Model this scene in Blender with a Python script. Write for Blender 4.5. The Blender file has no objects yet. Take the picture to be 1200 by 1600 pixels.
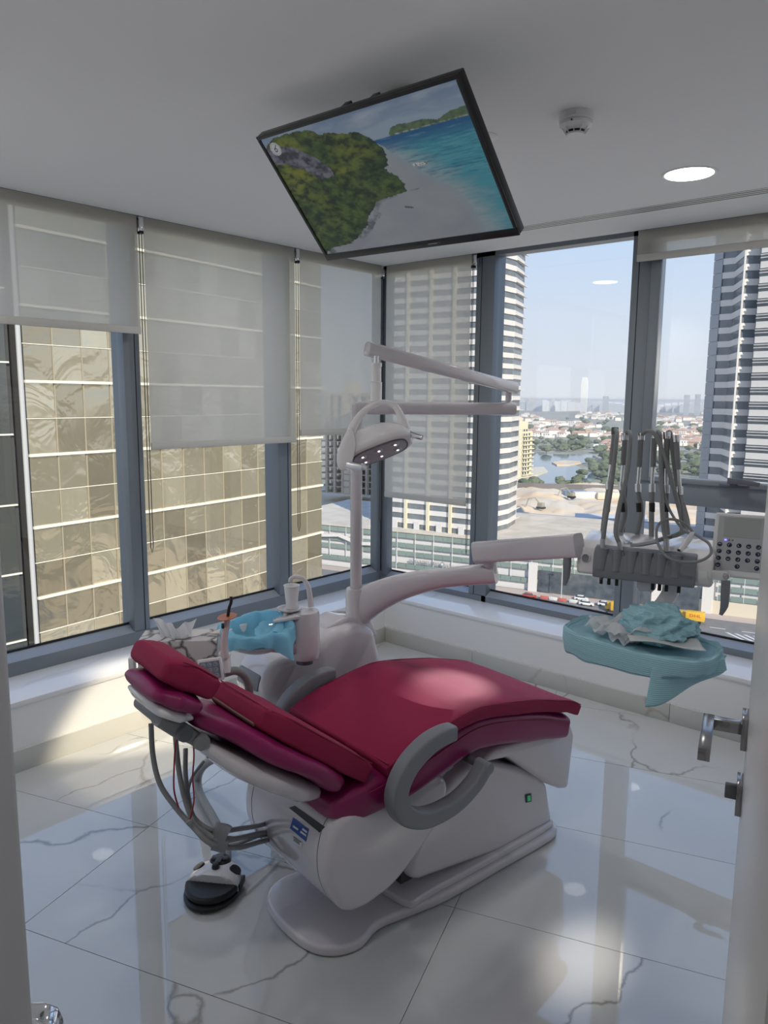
import bpy, bmesh, math, random
import numpy as np
from mathutils import Vector, Matrix, noise
random.seed(7)
S = bpy.context.scene
COL = S.collection
rnd = random.Random(11)

# ---------------------------------------------------------------- camera
FPX = 1184.0
def _n(v):
    v = np.array(v, float); return v / np.linalg.norm(v)
_Y = _n([1040, -170, FPX]); _X = -_n([-1380, -191, FPX])
_Z = -_n(np.cross(_X, _Y)); _Z = -_Z if _Z[1] > 0 else _Z
_m = _n(_X + _Y); _d = _n(np.cross(_Z, _m)); _s = math.copysign(1, float(np.dot(_d, _Y)))
ROT = np.array([_n(_m - _s * _d), _n(_m + _s * _d), _Z])
EYE = 1.61
def ray(px, py): return ROT @ np.array([px - 600.0, py - 800.0, FPX])
_c = ray(601, 1001); CAM = -(-EYE / _c[2]) * _c; CAM[2] = EYE
def P(px, py, ax, val):
    """point of the place seen at a photo position, on the plane axis=val"""
    d = ray(px, py); return Vector(CAM + (val - CAM[ax]) / d[ax] * d)
def PD(px, py, dep): return Vector(CAM + ray(px, py) / FPX * dep)
CA = math.radians(9.4)
CU = np.array([math.sin(CA), math.cos(CA), 0]); CW = np.array([math.cos(CA), -math.sin(CA), 0])
def PW(px, py, w):
    """(along, height) on the chair's lengthwise plane at side offset w"""
    d = ray(px, py); t = (w - CAM @ CW) / (d @ CW); p = CAM + t * d
    return (float(p @ CU), float(p[2]))
def CH(u, w, z): return Vector((CU[0] * u + CW[0] * w, CU[1] * u + CW[1] * w, z))
UP = Vector((0, 0, 1)); UV_ = Vector(CU); WV = Vector(CW)

cam_d = bpy.data.cameras.new('camera'); cam = bpy.data.objects.new('camera', cam_d); COL.objects.link(cam)
cam_d.sensor_fit = 'VERTICAL'; cam_d.sensor_height = 36; cam_d.lens = FPX / 1600 * 36
cam_d.clip_start = 0.02; cam_d.clip_end = 20000
Rm = Matrix([[float(ROT[i][0]), float(-ROT[i][1]), float(-ROT[i][2])] for i in range(3)])
cam.matrix_world = Matrix.Translation(Vector(CAM)) @ Rm.to_4x4()
S.camera = cam

# ---------------------------------------------------------------- sky, sun, exposure
S.view_settings.view_transform = 'Standard'; S.view_settings.look = 'None'
S.view_settings.gamma = 1; S.view_settings.exposure = 0.10; S.view_settings.use_curve_mapping = False
wd = bpy.data.worlds.new('sky'); S.world = wd; wd.use_nodes = True
nt = wd.node_tree; nt.nodes.clear()
o = nt.nodes.new('ShaderNodeOutputWorld'); bg = nt.nodes.new('ShaderNodeBackground')
tc = nt.nodes.new('ShaderNodeTexCoord'); sp = nt.nodes.new('ShaderNodeSeparateXYZ'); cr = nt.nodes.new('ShaderNodeValToRGB')
nt.links.new(tc.outputs['Generated'], sp.inputs[0]); nt.links.new(sp.outputs['Z'], cr.inputs[0])
e = cr.color_ramp.elements
e[0].position = 0.0; e[0].color = (.74, .77, .83, 1)
e[1].position = 0.9; e[1].color = (.22, .38, .78, 1)
for p_, c_ in ((.10, (.68, .76, .89, 1)), (.22, (.54, .70, .95, 1)), (.45, (.36, .54, .88, 1))):
    q = cr.color_ramp.elements.new(p_); q.color = c_
nt.links.new(cr.outputs[0], bg.inputs[0]); bg.inputs[1].default_value = 1.0
nt.links.new(bg.outputs[0], o.inputs[0])
sun_d = bpy.data.lights.new('sun', 'SUN'); sun = bpy.data.objects.new('sun', sun_d); COL.objects.link(sun)
sun_d.energy = 5.2; sun_d.color = (1, .90, .74); sun_d.angle = math.radians(.6)
SUN = Vector((.78, -.40, .55)).normalized()
sun.rotation_euler = SUN.to_track_quat('Z', 'Y').to_euler()

# added spot lamps in mid-air, standing in for sun reflected off the towers opposite
def glint_spot(name, target, through, dist, size, power, col=(1, .93, .82), blend=.6):
    d = (Vector(through) - Vector(target)).normalized(); l = bpy.data.lights.new(name, 'SPOT'); l.energy = power; l.color = col
    l.spot_size = size; l.spot_blend = blend; l.shadow_soft_size = .05
    o = bpy.data.objects.new(name, l); COL.objects.link(o); o.location = Vector(target) + d * dist; o.rotation_euler = d.to_track_quat('Z', 'Y').to_euler()
glint_spot('glint_spot_floor', (2.34, -1.82, 0), (2.02, .38, 1.65), 17, math.radians(1.0), 17000, (1, .90, .80), 1)
glint_spot('glint_spot_chair', (1.79, -1.76, .62), (1.12, .38, 2.05), 16, math.radians(1.0), 17000, (1, .93, .88), .35)
glint_spot('glint_spot_sill', (0.05, -1.82, .14), (1.95, .38, 1.95), 26, math.radians(1.35), 52000, (1, .85, .62), .4)

# ---------------------------------------------------------------- materials
MATS = {}
def mat(name, col, rough=.5, metal=0, spec=.5, coat=0, bump=None, var=None, emis=None, trans=0, alpha=1, sss=0, island=0, sheen=0):
    if name in MATS: return MATS[name]
    m = bpy.data.materials.new(name); m.use_nodes = True; t = m.node_tree; b = t.nodes['Principled BSDF']
    b.inputs['Base Color'].default_value = (*col, 1); b.inputs['Roughness'].default_value = rough
    b.inputs['Metallic'].default_value = metal; b.inputs['Specular IOR Level'].default_value = spec
    b.inputs['Coat Weight'].default_value = coat; b.inputs['Coat Roughness'].default_value = .05
    b.inputs['Transmission Weight'].default_value = trans
    if sheen: b.inputs['Sheen Weight'].default_value = sheen
    if alpha < 1: b.inputs['Alpha'].default_value = alpha
    if emis: b.inputs['Emission Color'].default_value = (*emis[:3], 1); b.inputs['Emission Strength'].default_value = emis[3]
    tcn = t.nodes.new('ShaderNodeTexCoord')
    if bump:   # (scale, strength[, detail])
        n = t.nodes.new('ShaderNodeTexNoise'); n.inputs['Scale'].default_value = bump[0]; n.inputs['Detail'].default_value = bump[2] if len(bump) > 2 else 4
        t.links.new(tcn.outputs['Object'], n.inputs['Vector'])
        bp = t.nodes.new('ShaderNodeBump'); bp.inputs['Strength'].default_value = bump[1]; bp.inputs['Distance'].default_value = .01 if bump[0] > 3 else .05
        t.links.new(n.outputs[0], bp.inputs['Height']); t.links.new(bp.outputs[0], b.inputs['Normal'])
    if var:    # (scale, other colour)
        n = t.nodes.new('ShaderNodeTexNoise'); n.inputs['Scale'].default_value = var[0]; n.inputs['Detail'].default_value = 5
        t.links.new(tcn.outputs['Object'], n.inputs['Vector'])
        r = t.nodes.new('ShaderNodeValToRGB'); r.color_ramp.elements[0].position = .38; r.color_ramp.elements[1].position = .64
        r.color_ramp.elements[0].color = (*col, 1); r.color_ramp.elements[1].color = (*var[1], 1)
        t.links.new(n.outputs[0], r.inputs[0]); t.links.new(r.outputs[0], b.inputs['Base Color'])
    if island:
        oi = t.nodes.new('ShaderNodeNewGeometry'); mx = t.nodes.new('ShaderNodeHueSaturation')
        mr = t.nodes.new('ShaderNodeMapRange'); mr.inputs[3].default_value = 1 - island; mr.inputs[4].default_value = 1 + island
        t.links.new(oi.outputs['Random Per Island'], mr.inputs[0]); t.links.new(mr.outputs[0], mx.inputs['Value'])
        src = b.inputs['Base Color'].links[0].from_socket if b.inputs['Base Color'].links else None
        if src: t.links.new(src, mx.inputs['Color'])
        else: mx.inputs['Color'].default_value = (*col, 1)
        t.links.new(mx.outputs[0], b.inputs['Base Color'])
    MATS[name] = m; return m

def marble(name, base, vein, scale, width, rough, amount=1.0, soft=None, spec=.6, mask=(.46, .60), ior=1.5):
    m = bpy.data.materials.new(name); m.use_nodes = True; t = m.node_tree; b = t.nodes['Principled BSDF']
    tcn = t.nodes.new('ShaderNodeTexCoord'); oi = t.nodes.new('ShaderNodeObjectInfo')
    ad = t.nodes.new('ShaderNodeVectorMath'); ad.operation = 'ADD'
    sc = t.nodes.new('ShaderNodeMath'); sc.operation = 'MULTIPLY'; sc.inputs[1].default_value = 37.0
    t.links.new(oi.outputs['Random'], sc.inputs[0]); t.links.new(tcn.outputs['Object'], ad.inputs[0]); t.links.new(sc.outputs[0], ad.inputs[1])
    n1 = t.nodes.new('ShaderNodeTexNoise'); n1.inputs['Scale'].default_value = scale * 1.6; n1.inputs['Detail'].default_value = 6
    t.links.new(ad.outputs[0], n1.inputs['Vector'])
    wv = t.nodes.new('ShaderNodeVectorMath'); wv.operation = 'MULTIPLY_ADD'; wv.inputs[1].default_value = (.55 / scale,) * 3
    t.links.new(n1.outputs['Color'], wv.inputs[0]); t.links.new(ad.outputs[0], wv.inputs[2])
    mp = t.nodes.new('ShaderNodeMapping'); mp.inputs['Rotation'].default_value = (0, 0, .9); mp.inputs['Scale'].default_value = (1, .42, 1)
    t.links.new(wv.outputs[0], mp.inputs['Vector'])
    v = t.nodes.new('ShaderNodeTexVoronoi'); v.feature = 'DISTANCE_TO_EDGE'; v.inputs['Scale'].default_value = scale
    t.links.new(mp.outputs[0], v.inputs['Vector'])
    r = t.nodes.new('ShaderNodeValToRGB'); r.color_ramp.elements[0].position = 0; r.color_ramp.elements[1].position = width
    r.color_ramp.elements[0].color = (1, 1, 1, 1); r.color_ramp.elements[1].color = (0, 0, 0, 1)
    t.links.new(v.outputs['Distance'], r.inputs[0])
    n2 = t.nodes.new('ShaderNodeTexNoise'); n2.inputs['Scale'].default_value = scale * 1.1; n2.inputs['Detail'].default_value = 3
    t.links.new(ad.outputs[0], n2.inputs['Vector'])
    r2 = t.nodes.new('ShaderNodeValToRGB'); r2.color_ramp.elements[0].position = mask[0]; r2.color_ramp.elements[1].position = mask[1]
    t.links.new(n2.outputs[0], r2.inputs[0])
    mu = t.nodes.new('ShaderNodeMath'); mu.operation = 'MULTIPLY'; t.links.new(r.outputs[0], mu.inputs[0]); t.links.new(r2.outputs[0], mu.inputs[1])
    mu2 = t.nodes.new('ShaderNodeMath'); mu2.operation = 'MULTIPLY'; mu2.inputs[1].default_value = amount; t.links.new(mu.outputs[0], mu2.inputs[0])
    mx = t.nodes.new('ShaderNodeMix'); mx.data_type = 'RGBA'; mx.inputs[6].default_value = (*base, 1); mx.inputs[7].default_value = (*vein, 1)
    n3 = t.nodes.new('ShaderNodeTexNoise'); n3.inputs['Scale'].default_value = scale * .8; n3.inputs['Detail'].default_value = 7; t.links.new(ad.outputs[0], n3.inputs['Vector'])
    mxb = t.nodes.new('ShaderNodeMix'); mxb.data_type = 'RGBA'; mxb.inputs[6].default_value = (*base, 1); mxb.inputs[7].default_value = (*(soft or base), 1)
    t.links.new(n3.outputs[0], mxb.inputs[0]); t.links.new(mxb.outputs[2], mx.inputs[6])
    t.links.new(mu2.outputs[0], mx.inputs[0]); t.links.new(mx.outputs[2], b.inputs['Base Color'])
    b.inputs['Roughness'].default_value = rough; b.inputs['Specular IOR Level'].default_value = spec; b.inputs['IOR'].default_value = ior
    MATS[name] = m; return m

def nodes_mat(name):
    m = bpy.data.materials.new(name); m.use_nodes = True; m.node_tree.nodes.clear(); MATS[name] = m
    return m, m.node_tree, m.node_tree.nodes.new('ShaderNodeOutputMaterial')
def glass_pane(name, tint, refl):
    m, t, out = nodes_mat(name)
    tr = t.nodes.new('ShaderNodeBsdfTransparent'); tr.inputs[0].default_value = (*tint, 1)
    gl = t.nodes.new('ShaderNodeBsdfGlossy'); gl.inputs['Roughness'].default_value = .0; gl.inputs[0].default_value = (1, 1, 1, 1)
    fr = t.nodes.new('ShaderNodeFresnel'); ge = t.nodes.new('ShaderNodeNewGeometry'); im = t.nodes.new('ShaderNodeMapRange'); im.inputs[3].default_value = 1.5; im.inputs[4].default_value = 1 / 1.5
    t.links.new(ge.outputs['Backfacing'], im.inputs[0]); t.links.new(im.outputs[0], fr.inputs[0])
    mu = t.nodes.new('ShaderNodeMath'); mu.operation = 'MULTIPLY'; mu.inputs[1].default_value = refl; t.links.new(fr.outputs[0], mu.inputs[0])
    mx = t.nodes.new('ShaderNodeMixShader'); t.links.new(mu.outputs[0], mx.inputs[0]); t.links.new(tr.outputs[0], mx.inputs[1]); t.links.new(gl.outputs[0], mx.inputs[2])
    t.links.new(mx.outputs[0], out.inputs[0]); return m
def screen_fabric(name, col, openness, translu):
    m, t, out = nodes_mat(name)
    tr = t.nodes.new('ShaderNodeBsdfTransparent'); df = t.nodes.new('ShaderNodeBsdfDiffuse'); df.inputs[0].default_value = (*col, 1)
    tl = t.nodes.new('ShaderNodeBsdfTranslucent'); tl.inputs[0].default_value = (*col, 1)
    a = t.nodes.new('ShaderNodeMixShader'); a.inputs[0].default_value = translu; t.links.new(df.outputs[0], a.inputs[1]); t.links.new(tl.outputs[0], a.inputs[2])
    tcn = t.nodes.new('ShaderNodeTexCoord'); n = t.nodes.new('ShaderNodeTexNoise'); n.inputs['Scale'].default_value = 900; t.links.new(tcn.outputs['Object'], n.inputs['Vector'])
    mr = t.nodes.new('ShaderNodeMapRange'); mr.inputs[3].default_value = openness * .6; mr.inputs[4].default_value = openness * 1.4; t.links.new(n.outputs[0], mr.inputs[0])
    bmx = t.nodes.new('ShaderNodeMixShader'); t.links.new(mr.outputs[0], bmx.inputs[0]); t.links.new(a.outputs[0], bmx.inputs[1]); t.links.new(tr.outputs[0], bmx.inputs[2])
    t.links.new(bmx.outputs[0], out.inputs[0]); return m

# ---------------------------------------------------------------- mesh helpers
def catmull(pts, n=6, closed=False):
    pts = [Vector(p) for p in pts]; out = []; N = len(pts)
    rng = range(N if closed else N - 1)
    for i in rng:
        if closed: p0, p1, p2, p3 = pts[i - 1], pts[i], pts[(i + 1) % N], pts[(i + 2) % N]
        else:
            p1, p2 = pts[i], pts[i + 1]
            p0 = pts[i - 1] if i else p1 * 2 - p2; p3 = pts[i + 2] if i + 2 < N else p2 * 2 - p1
        for k in range(n):
            t = k / n
            out.append(.5 * ((2 * p1) + (p2 - p0) * t + (2 * p0 - 5 * p1 + 4 * p2 - p3) * t * t + (3 * p1 - p0 - 3 * p2 + p3) * t ** 3))
    if not closed: out.append(pts[-1])
    return out
def lerpseq(vals, n):
    out = []
    for i in range(len(vals) - 1):
        for k in range(n): out.append(vals[i] + (vals[i + 1] - vals[i]) * k / n)
    out.append(vals[-1]); return out

class G:
    def __init__(s, M=None): s.v = []; s.f = []; s.M = M
    def add(s, vs, fs):
        b = len(s.v); s.v += [((s.M @ Vector(v)) if s.M else Vector(v)) for v in vs]; s.f += [tuple(b + i for i in f) for f in fs]; return s
    def box(s, a, b):
        x0, y0, z0 = a; x1, y1, z1 = b
        return s.add([(x0, y0, z0), (x1, y0, z0), (x1, y1, z0), (x0, y1, z0), (x0, y0, z1), (x1, y0, z1), (x1, y1, z1), (x0, y1, z1)],
                     [(0, 3, 2, 1), (4, 5, 6, 7), (0, 1, 5, 4), (1, 2, 6, 5), (2, 3, 7, 6), (3, 0, 4, 7)])
    def cbox(s, c, h, R=None):
        c = Vector(c); vs = []
        for z in (-1, 1):
            for x, y in ((-1, -1), (1, -1), (1, 1), (-1, 1)):
                v = Vector((x * h[0], y * h[1], z * h[2])); vs.append(c + (R @ v if R else v))
        return s.add(vs, [(0, 3, 2, 1), (4, 5, 6, 7), (0, 1, 5, 4), (1, 2, 6, 5), (2, 3, 7, 6), (3, 0, 4, 7)])
    def loft(s, rings, closed=False, caps=True):
        n = len(rings[0]); vs = [p for r in rings for p in r]; fs = []
        R = len(rings)
        for i in range(R if closed else R - 1):
            for j in range(n):
                a = i * n + j; b = i * n + (j + 1) % n; c = ((i + 1) % R) * n + (j + 1) % n; d = ((i + 1) % R) * n + j
                fs.append((a, b, c, d))
        if caps and not closed: fs += [tuple(range(n - 1, -1, -1)), tuple(range((R - 1) * n, R * n))]
        return s.add(vs, fs)
    def tube(s, path, r, seg=10, flat=None, closed=False, up=None):
        path = [Vector(p) for p in path]; n = len(path); rings = []; prev = None
        for i, p in enumerate(path):
            if closed: t = path[(i + 1) % n] - path[i - 1]
            else: t = path[min(i + 1, n - 1)] - path[max(i - 1, 0)]
            if t.length < 1e-9: t = Vector((0, 0, 1))
            t.normalize()
            if up is not None: a = Vector(up) - t * Vector(up).dot(t)
            elif prev is None:
                a = Vector((0, 0, 1)) if abs(t.z) < .9 else Vector((1, 0, 0)); a = a - t * a.dot(t)
            else: a = prev - t * prev.dot(t)
            a.normalize(); prev = a; b = t.cross(a)
            ri = r[i] if isinstance(r, (list, tuple)) else r
            fa, fb = (flat if flat else (1, 1))
            rings.append([p + a * (math.cos(2 * math.pi * k / seg) * ri * fa) + b * (math.sin(2 * math.pi * k / seg) * ri * fb) for k in range(seg)])
        return s.loft(rings, closed)
    def rect_sweep(s, path, side, hw, ht, e=4, seg=20):
        """sweep a rounded rectangle; side: unit vector of the width"""
        path = [Vector(p) for p in path]; n = len(path); rings = []; side = Vector(side)
        for i, p in enumerate(path):
            t = (path[min(i + 1, n - 1)] - path[max(i - 1, 0)]).normalized(); sd = (side - t * side.dot(t)).normalized(); nn = t.cross(sd)
            w = hw[i] if isinstance(hw, (list, tuple)) else hw; h = ht[i] if isinstance(ht, (list, tuple)) else ht
            rg = []
            for k in range(seg):
                a = 2 * math.pi * (k + .5) / seg; c, sn = math.cos(a), math.sin(a)
                rg.append(p + sd * (math.copysign(abs(c) ** (2 / e), c) * w) + nn * (math.copysign(abs(sn) ** (2 / e), sn) * h))
            rings.append(rg)
        return s.loft(rings)
    def lathe(s, prof, origin=(0, 0, 0), axis=(0, 0, 1), seg=24, caps=True):
        o = Vector(origin); ax = Vector(axis).normalized(); a = ax.orthogonal().normalized(); b = ax.cross(a)
        rings = [[o + ax * z + (a * math.cos(2 * math.pi * k / seg) + b * math.sin(2 * math.pi * k / seg)) * max(r, 1e-5) for k in range(seg)] for r, z in prof]
        return s.loft(rings, caps=caps)
    def prism(s, poly, vec, side0=None):
        """extrude polygon (list of 3D points) by vec"""
        n = len(poly); vec = Vector(vec); a = [Vector(p) for p in poly]; b = [p + vec for p in a]
        return s.add(a + b, [tuple(range(n - 1, -1, -1)), tuple(range(n, 2 * n))] + [(i, (i + 1) % n, n + (i + 1) % n, n + i) for i in range(n)])
    def grid(s, fn, nu, nv, wrapu=False):
        vs = [fn(i / (nu if wrapu else nu - 1), j / (nv - 1)) for i in range(nu) for j in range(nv)]; fs = []
        for i in range(nu if wrapu else nu - 1):
            for j in range(nv - 1):
                i2 = (i + 1) % nu; fs.append((i * nv + j, i2 * nv + j, i2 * nv + j + 1, i * nv + j + 1))
        return s.add(vs, fs)

def wm(o):
    return (wm(o.parent) @ o.matrix_parent_inverse @ o.matrix_basis) if o.parent else o.matrix_basis.copy()
def obj(name, g, m, parent=None, smooth=False, bevel=0, bseg=2, sub=0, solid=0, angle=40):
    me = bpy.data.meshes.new(name); off = Vector((0, 0, 0)); Mi = None
    if parent is not None: Mi = wm(parent).inverted()
    vs = [(Mi @ v) if Mi else v for v in g.v]
    me.from_pydata([tuple(v) for v in vs], [], g.f)
    bm = bmesh.new(); bm.from_mesh(me)
    bmesh.ops.recalc_face_normals(bm, faces=bm.faces)
    if bevel: bmesh.ops.bevel(bm, geom=[e for e in bm.edges if len(e.link_faces) == 2 and e.calc_face_angle(0) > math.radians(25)], offset=bevel, segments=bseg, profile=.5, affect='EDGES', clamp_overlap=True)
    bm.to_mesh(me); bm.free()
    if m: me.materials.append(m)
    ob = bpy.data.objects.new(name, me); COL.objects.link(ob)
    if parent is not None: ob.parent = parent
    if solid:
        md = ob.modifiers.new('solid', 'SOLIDIFY'); md.thickness = solid; md.offset = 0
    if sub:
        md = ob.modifiers.new('sub', 'SUBSURF'); md.levels = sub; md.render_levels = sub
    if smooth or bevel:
        for p in me.polygons: p.use_smooth = True
        if not sub: me.set_sharp_from_angle(angle=math.radians(angle))
        else: me.shade_smooth() if hasattr(me, 'shade_smooth') else None
    return ob
def thing(name, label, cat, loc=(0, 0, 0), group=None, M=None, kind=None):
    o = bpy.data.objects.new(name, None); COL.objects.link(o); o.empty_display_size = .05
    if M is not None: o.matrix_world = M
    else: o.matrix_world = Matrix.Translation(Vector(loc))
    tag(o, label, cat, group, kind); return o
def tag(o, label=None, cat=None, group=None, kind=None):
    if label: o['label'] = label
    if cat: o['category'] = cat
    if group: o['group'] = group
    if kind: o['kind'] = kind
    return o
def struct(o): o['kind'] = 'structure'; return o
def sempty(name, loc=(0, 0, 0)):
    o = bpy.data.objects.new(name, None); COL.objects.link(o); o.matrix_world = Matrix.Translation(Vector(loc)); o['kind'] = 'structure'; return o
def frame(o, ex, ez):
    """matrix with x axis ex and z axis near ez"""
    ex = Vector(ex).normalized(); ez = Vector(ez); ez = (ez - ex * ez.dot(ex)).normalized(); ey = ez.cross(ex)
    M = Matrix((ex, ey, ez)).transposed().to_4x4(); M.translation = Vector(o); return M
def text(name, body, size, M, m, parent, depth=.0005, align='CENTER', width=None):
    c = bpy.data.curves.new(name, 'FONT'); c.body = body; c.size = size; c.extrude = depth; c.align_x = align; c.align_y = 'CENTER'; c.resolution_u = 2
    t = bpy.data.objects.new(name, c); COL.objects.link(t)
    bpy.context.view_layer.update()
    me = bpy.data.meshes.new_from_object(t); bpy.data.objects.remove(t)
    ob = bpy.data.objects.new(name, me); COL.objects.link(ob); me.materials.clear(); me.materials.append(m)
    if width and len(me.vertices):
        xs = [v.co.x for v in me.vertices]; k = width / max(1e-6, max(xs) - min(xs))
        for v in me.vertices: v.co.x *= k
    ob.parent = parent; ob.matrix_basis = M
    return ob
# ================================================================ MATERIALS
white_wall = mat('white_wall', (.80, .80, .80), .35, bump=(60, .02))
ceil_m = mat('ceiling_paint', (.78, .78, .79), .9)
sill_m = marble('white_stone', (.80, .80, .81), (.62, .62, .64), 1.2, .02, .12, .5)
floor_m = marble('floor_marble', (.54, .55, .55), (.20, .195, .18), 1.35, .011, .02, .9, soft=(.47, .48, .485), spec=1.0, ior=1.62, mask=(.44, .52))
base_m = marble('baseboard_marble', (.55, .55, .52), (.36, .34, .30), 2.2, .03, .10, .8, soft=(.49, .49, .465))
grout = mat('grout', (.32, .32, .31), .8)
alu = mat('grey_aluminium', (.20, .225, .255), .38, .25)
alu_l = mat('light_aluminium', (.38, .41, .44), .3, .3)
gasket = mat('black_rubber', (.012, .012, .014), .6)
glass = glass_pane('window_glass', (.975, .985, .985), .9)
fabric = screen_fabric('screen_fabric', (.68, .66, .60), .135, .5)
hem_m = mat('hem_fabric', (.52, .51, .48), .8)
chrome = mat('chrome', (.78, .78, .80), .08, 1); dchrome = mat('dark_chrome', (.36, .35, .36), .16, 1)
black = mat('black_plastic', (.012, .012, .014), .35)
dgrey = mat('dark_grey_plastic', (.10, .105, .12), .38)
slate = mat('slate_plastic', (.19, .20, .225), .40)
whitep = mat('white_plastic', (.74, .72, .735), .12, coat=.6)
whitem = mat('matte_white_plastic', (.74, .74, .74), .4)
pinkwhite = mat('white_enamel', (.58, .55, .58), .13, coat=.7)
hose_m = mat('grey_hose', (.22, .225, .23), .4)
lightm = mat('lamp_diffuser', (1, 1, 1), .5, emis=(1, .98, .94, 9))

# ================================================================ ROOM SHELL
H = 2.475; XR = 3.34; YN = -3.35
fl = sempty('floor')
obj('grout_bed', G().box((-.45, -6.2, -.2), (4.2, .45, -.004)), grout, fl)
o1 = P(31.5, 1449, 2, 0); o2 = P(236, 1289, 2, 0)
tb = (o2 - o1).normalized(); ta = Vector((tb.y, -tb.x, 0))
for i in range(-4, 6):
    for j in range(-8, 9):
        a0, b0 = i * 1.2, j * .6; g_ = .0012
        c = [o1 + ta * (a0 + g_) + tb * (b0 + g_), o1 + ta * (a0 + 1.2 - g_) + tb * (b0 + g_), o1 + ta * (a0 + 1.2 - g_) + tb * (b0 + .6 - g_), o1 + ta * (a0 + g_) + tb * (b0 + .6 - g_)]
        if max(p.x for p in c) < 0 or min(p.x for p in c) > 4.2 or max(p.y for p in c) < -6.1 or min(p.y for p in c) > 0: continue
        bm = bmesh.new(); vs = [bm.verts.new((p.x, p.y, z)) for z in (-.01, 0) for p in c]
        for f in ((0, 3, 2, 1), (4, 5, 6, 7), (0, 1, 5, 4), (1, 2, 6, 5), (2, 3, 7, 6), (3, 0, 4, 7)): bm.faces.new([vs[k] for k in f])
        for co, no in (((-.02, 0, 0), (-1, 0, 0)), ((4.2, 0, 0), (1, 0, 0)), ((0, .02, 0), (0, 1, 0)), ((0, -6.1, 0), (0, -1, 0))):
            r = bmesh.ops.bisect_plane(bm, geom=bm.verts[:] + bm.edges[:] + bm.faces[:], plane_co=co, plane_no=no, clear_outer=True)
            ed = [e for e in bm.edges if len(e.link_faces) == 1]
            if ed: bmesh.ops.contextual_create(bm, geom=ed)
        if not bm.faces: bm.free(); continue
        bmesh.ops.recalc_face_normals(bm, faces=bm.faces)
        me = bpy.data.meshes.new('floor_tile'); bm.to_mesh(me); bm.free(); me.materials.append(floor_m)
        t = bpy.data.objects.new('floor_tile', me); COL.objects.link(t); t.parent = fl

ce = G().box((-.25, -6.2, H), (4.2, .25, H + .2))
ceil = struct(obj('ceiling', ce, ceil_m))
struct(obj('trim_1', G().box((-.42, -6.2, 2.50), (-.25, .42, 2.72)).box((-.25, .25, 2.50), (4.2, .42, 2.72)), white_wall))
# parapets under the windows
struct(obj('wall_left', G().box((-.40, -3.35, -.2), (0, .40, .290)), white_wall))
struct(obj('wall_right', G().box((0, 0, -.2), (XR, .40, .290)), white_wall))
struct(obj('trim_2', G().prism([(-.31, -3.35, .288), (.004, -3.35, .288), (.004, -.004, .288), (-.31, .31, .288)], (0, 0, .024)), sill_m, bevel=.002))
struct(obj('trim_3', G().prism([(-.31, .31, .288), (.004, -.004, .288), (XR, -.004, .288), (XR, .31, .288)], (0, 0, .024)), sill_m, bevel=.002))
# far side, near wall with doorway, corridor
struct(obj('wall_east', G().box((XR, -3.35, -.2), (XR + .12, .42, 2.72)), white_wall))
DX0, DX1 = 2.28, 3.17
struct(obj('wall_near', G().box((-.40, YN - .12, -.2), (DX0, YN, 2.72)).box((DX0, YN - .12, 2.1), (DX1, YN, 2.72)).box((DX1, YN - .12, -.2), (4.2, YN, 2.72)), white_wall))
struct(obj('wall_corridor', G().box((-.42, -6.3, -.2), (4.3, -6.2, 2.72)).box((-.5, -6.2, -.2), (-.40, YN - .12, 2.72)).box((4.2, -6.2, -.2), (4.3, YN, 2.72)), white_wall))
struct(obj('roof', G().box((-.42, -6.3, 2.72), (4.3, .42, 3.0)), white_wall))
# baseboards of stone pieces
bl = sempty('baseboard_left'); br = sempty('baseboard_right')
y = -.0005; first = .55
while y > -3.3:
    y2 = max(y - (first if y > -.1 else 1.2), -3.33); first = .55
    obj('baseboard_tile', G().box((.0, y2 + .001, 0), (.012, y - .001, .098)), base_m, bl, bevel=.0015); y = y2 if y2 > -3.33 else -4
x = .0125
for x2 in (.71, 1.91, 3.11, XR):
    obj('baseboard_tile', G().box((x + .001, -.012, 0), (x2 - .001, 0, .098)), base_m, br, bevel=.0015); x = x2

# ================================================================ WINDOWS
def rail_profile_left(y0, y1, gz=.412):
    return G().prism([(-.31, y0, .312), (-.31, y0, .380), (-.372, y0, gz), (-.40, y0, gz), (-.40, y0, .312)], (0, y1 - y0, 0))
def rail_profile_right(x0, x1, gz=.378):
    return G().prism([(x0, .31, .312), (x0, .31, .350), (x0, .372, gz), (x0, .40, gz), (x0, .40, .312)], (x1 - x0, 0, 0))
def pane(parent, a, b, m=glass):
    return obj('pane', G().box(a, b), m, parent)
mulL = [(-2.67, -2.58), (-1.65, -1.56), (-.645, -.54)]
w1 = sempty('window_1', (-.35, -2.1, .32)); w2 = sempty('window_2', (-.35, -1.1, .32)); w3 = sempty('window_3', (-.35, -.1, .32))
w0 = sempty('window_4', (-.35, -3.0, .32))
w5 = sempty('window_5', (.1, .35, .32)); w6 = sempty('window_6', (1.0, .35, .32)); w7 = sempty('window_7', (2.0, .35, .32)); w8 = sempty('window_8', (3.0, .35, .32))
spansL = [(-3.35, -2.58, w0), (-2.67, -1.56, w1), (-1.65, -.54, w2), (-.645, .31, w3)]
for (a, b, w) in spansL:
    obj('bottom_rail', rail_profile_left(a if w is w0 else a + .09, b if w is w3 else b - .0), alu_l, w)
    obj('bottom_rail_face', G().box((-.312, a if w is w0 else a + .09, .313), (-.309, b, .378)), alu, w)
    obj('gasket', G().box((-.376, a, .408), (-.366, b, .420)), gasket, w)
    obj('head_rail', G().box((-.40, a, 2.462), (-.31, b, 2.52)), alu, w)
    pane(w, (-.385, a + .01, .40), (-.379, b - .05, 2.47))
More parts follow.
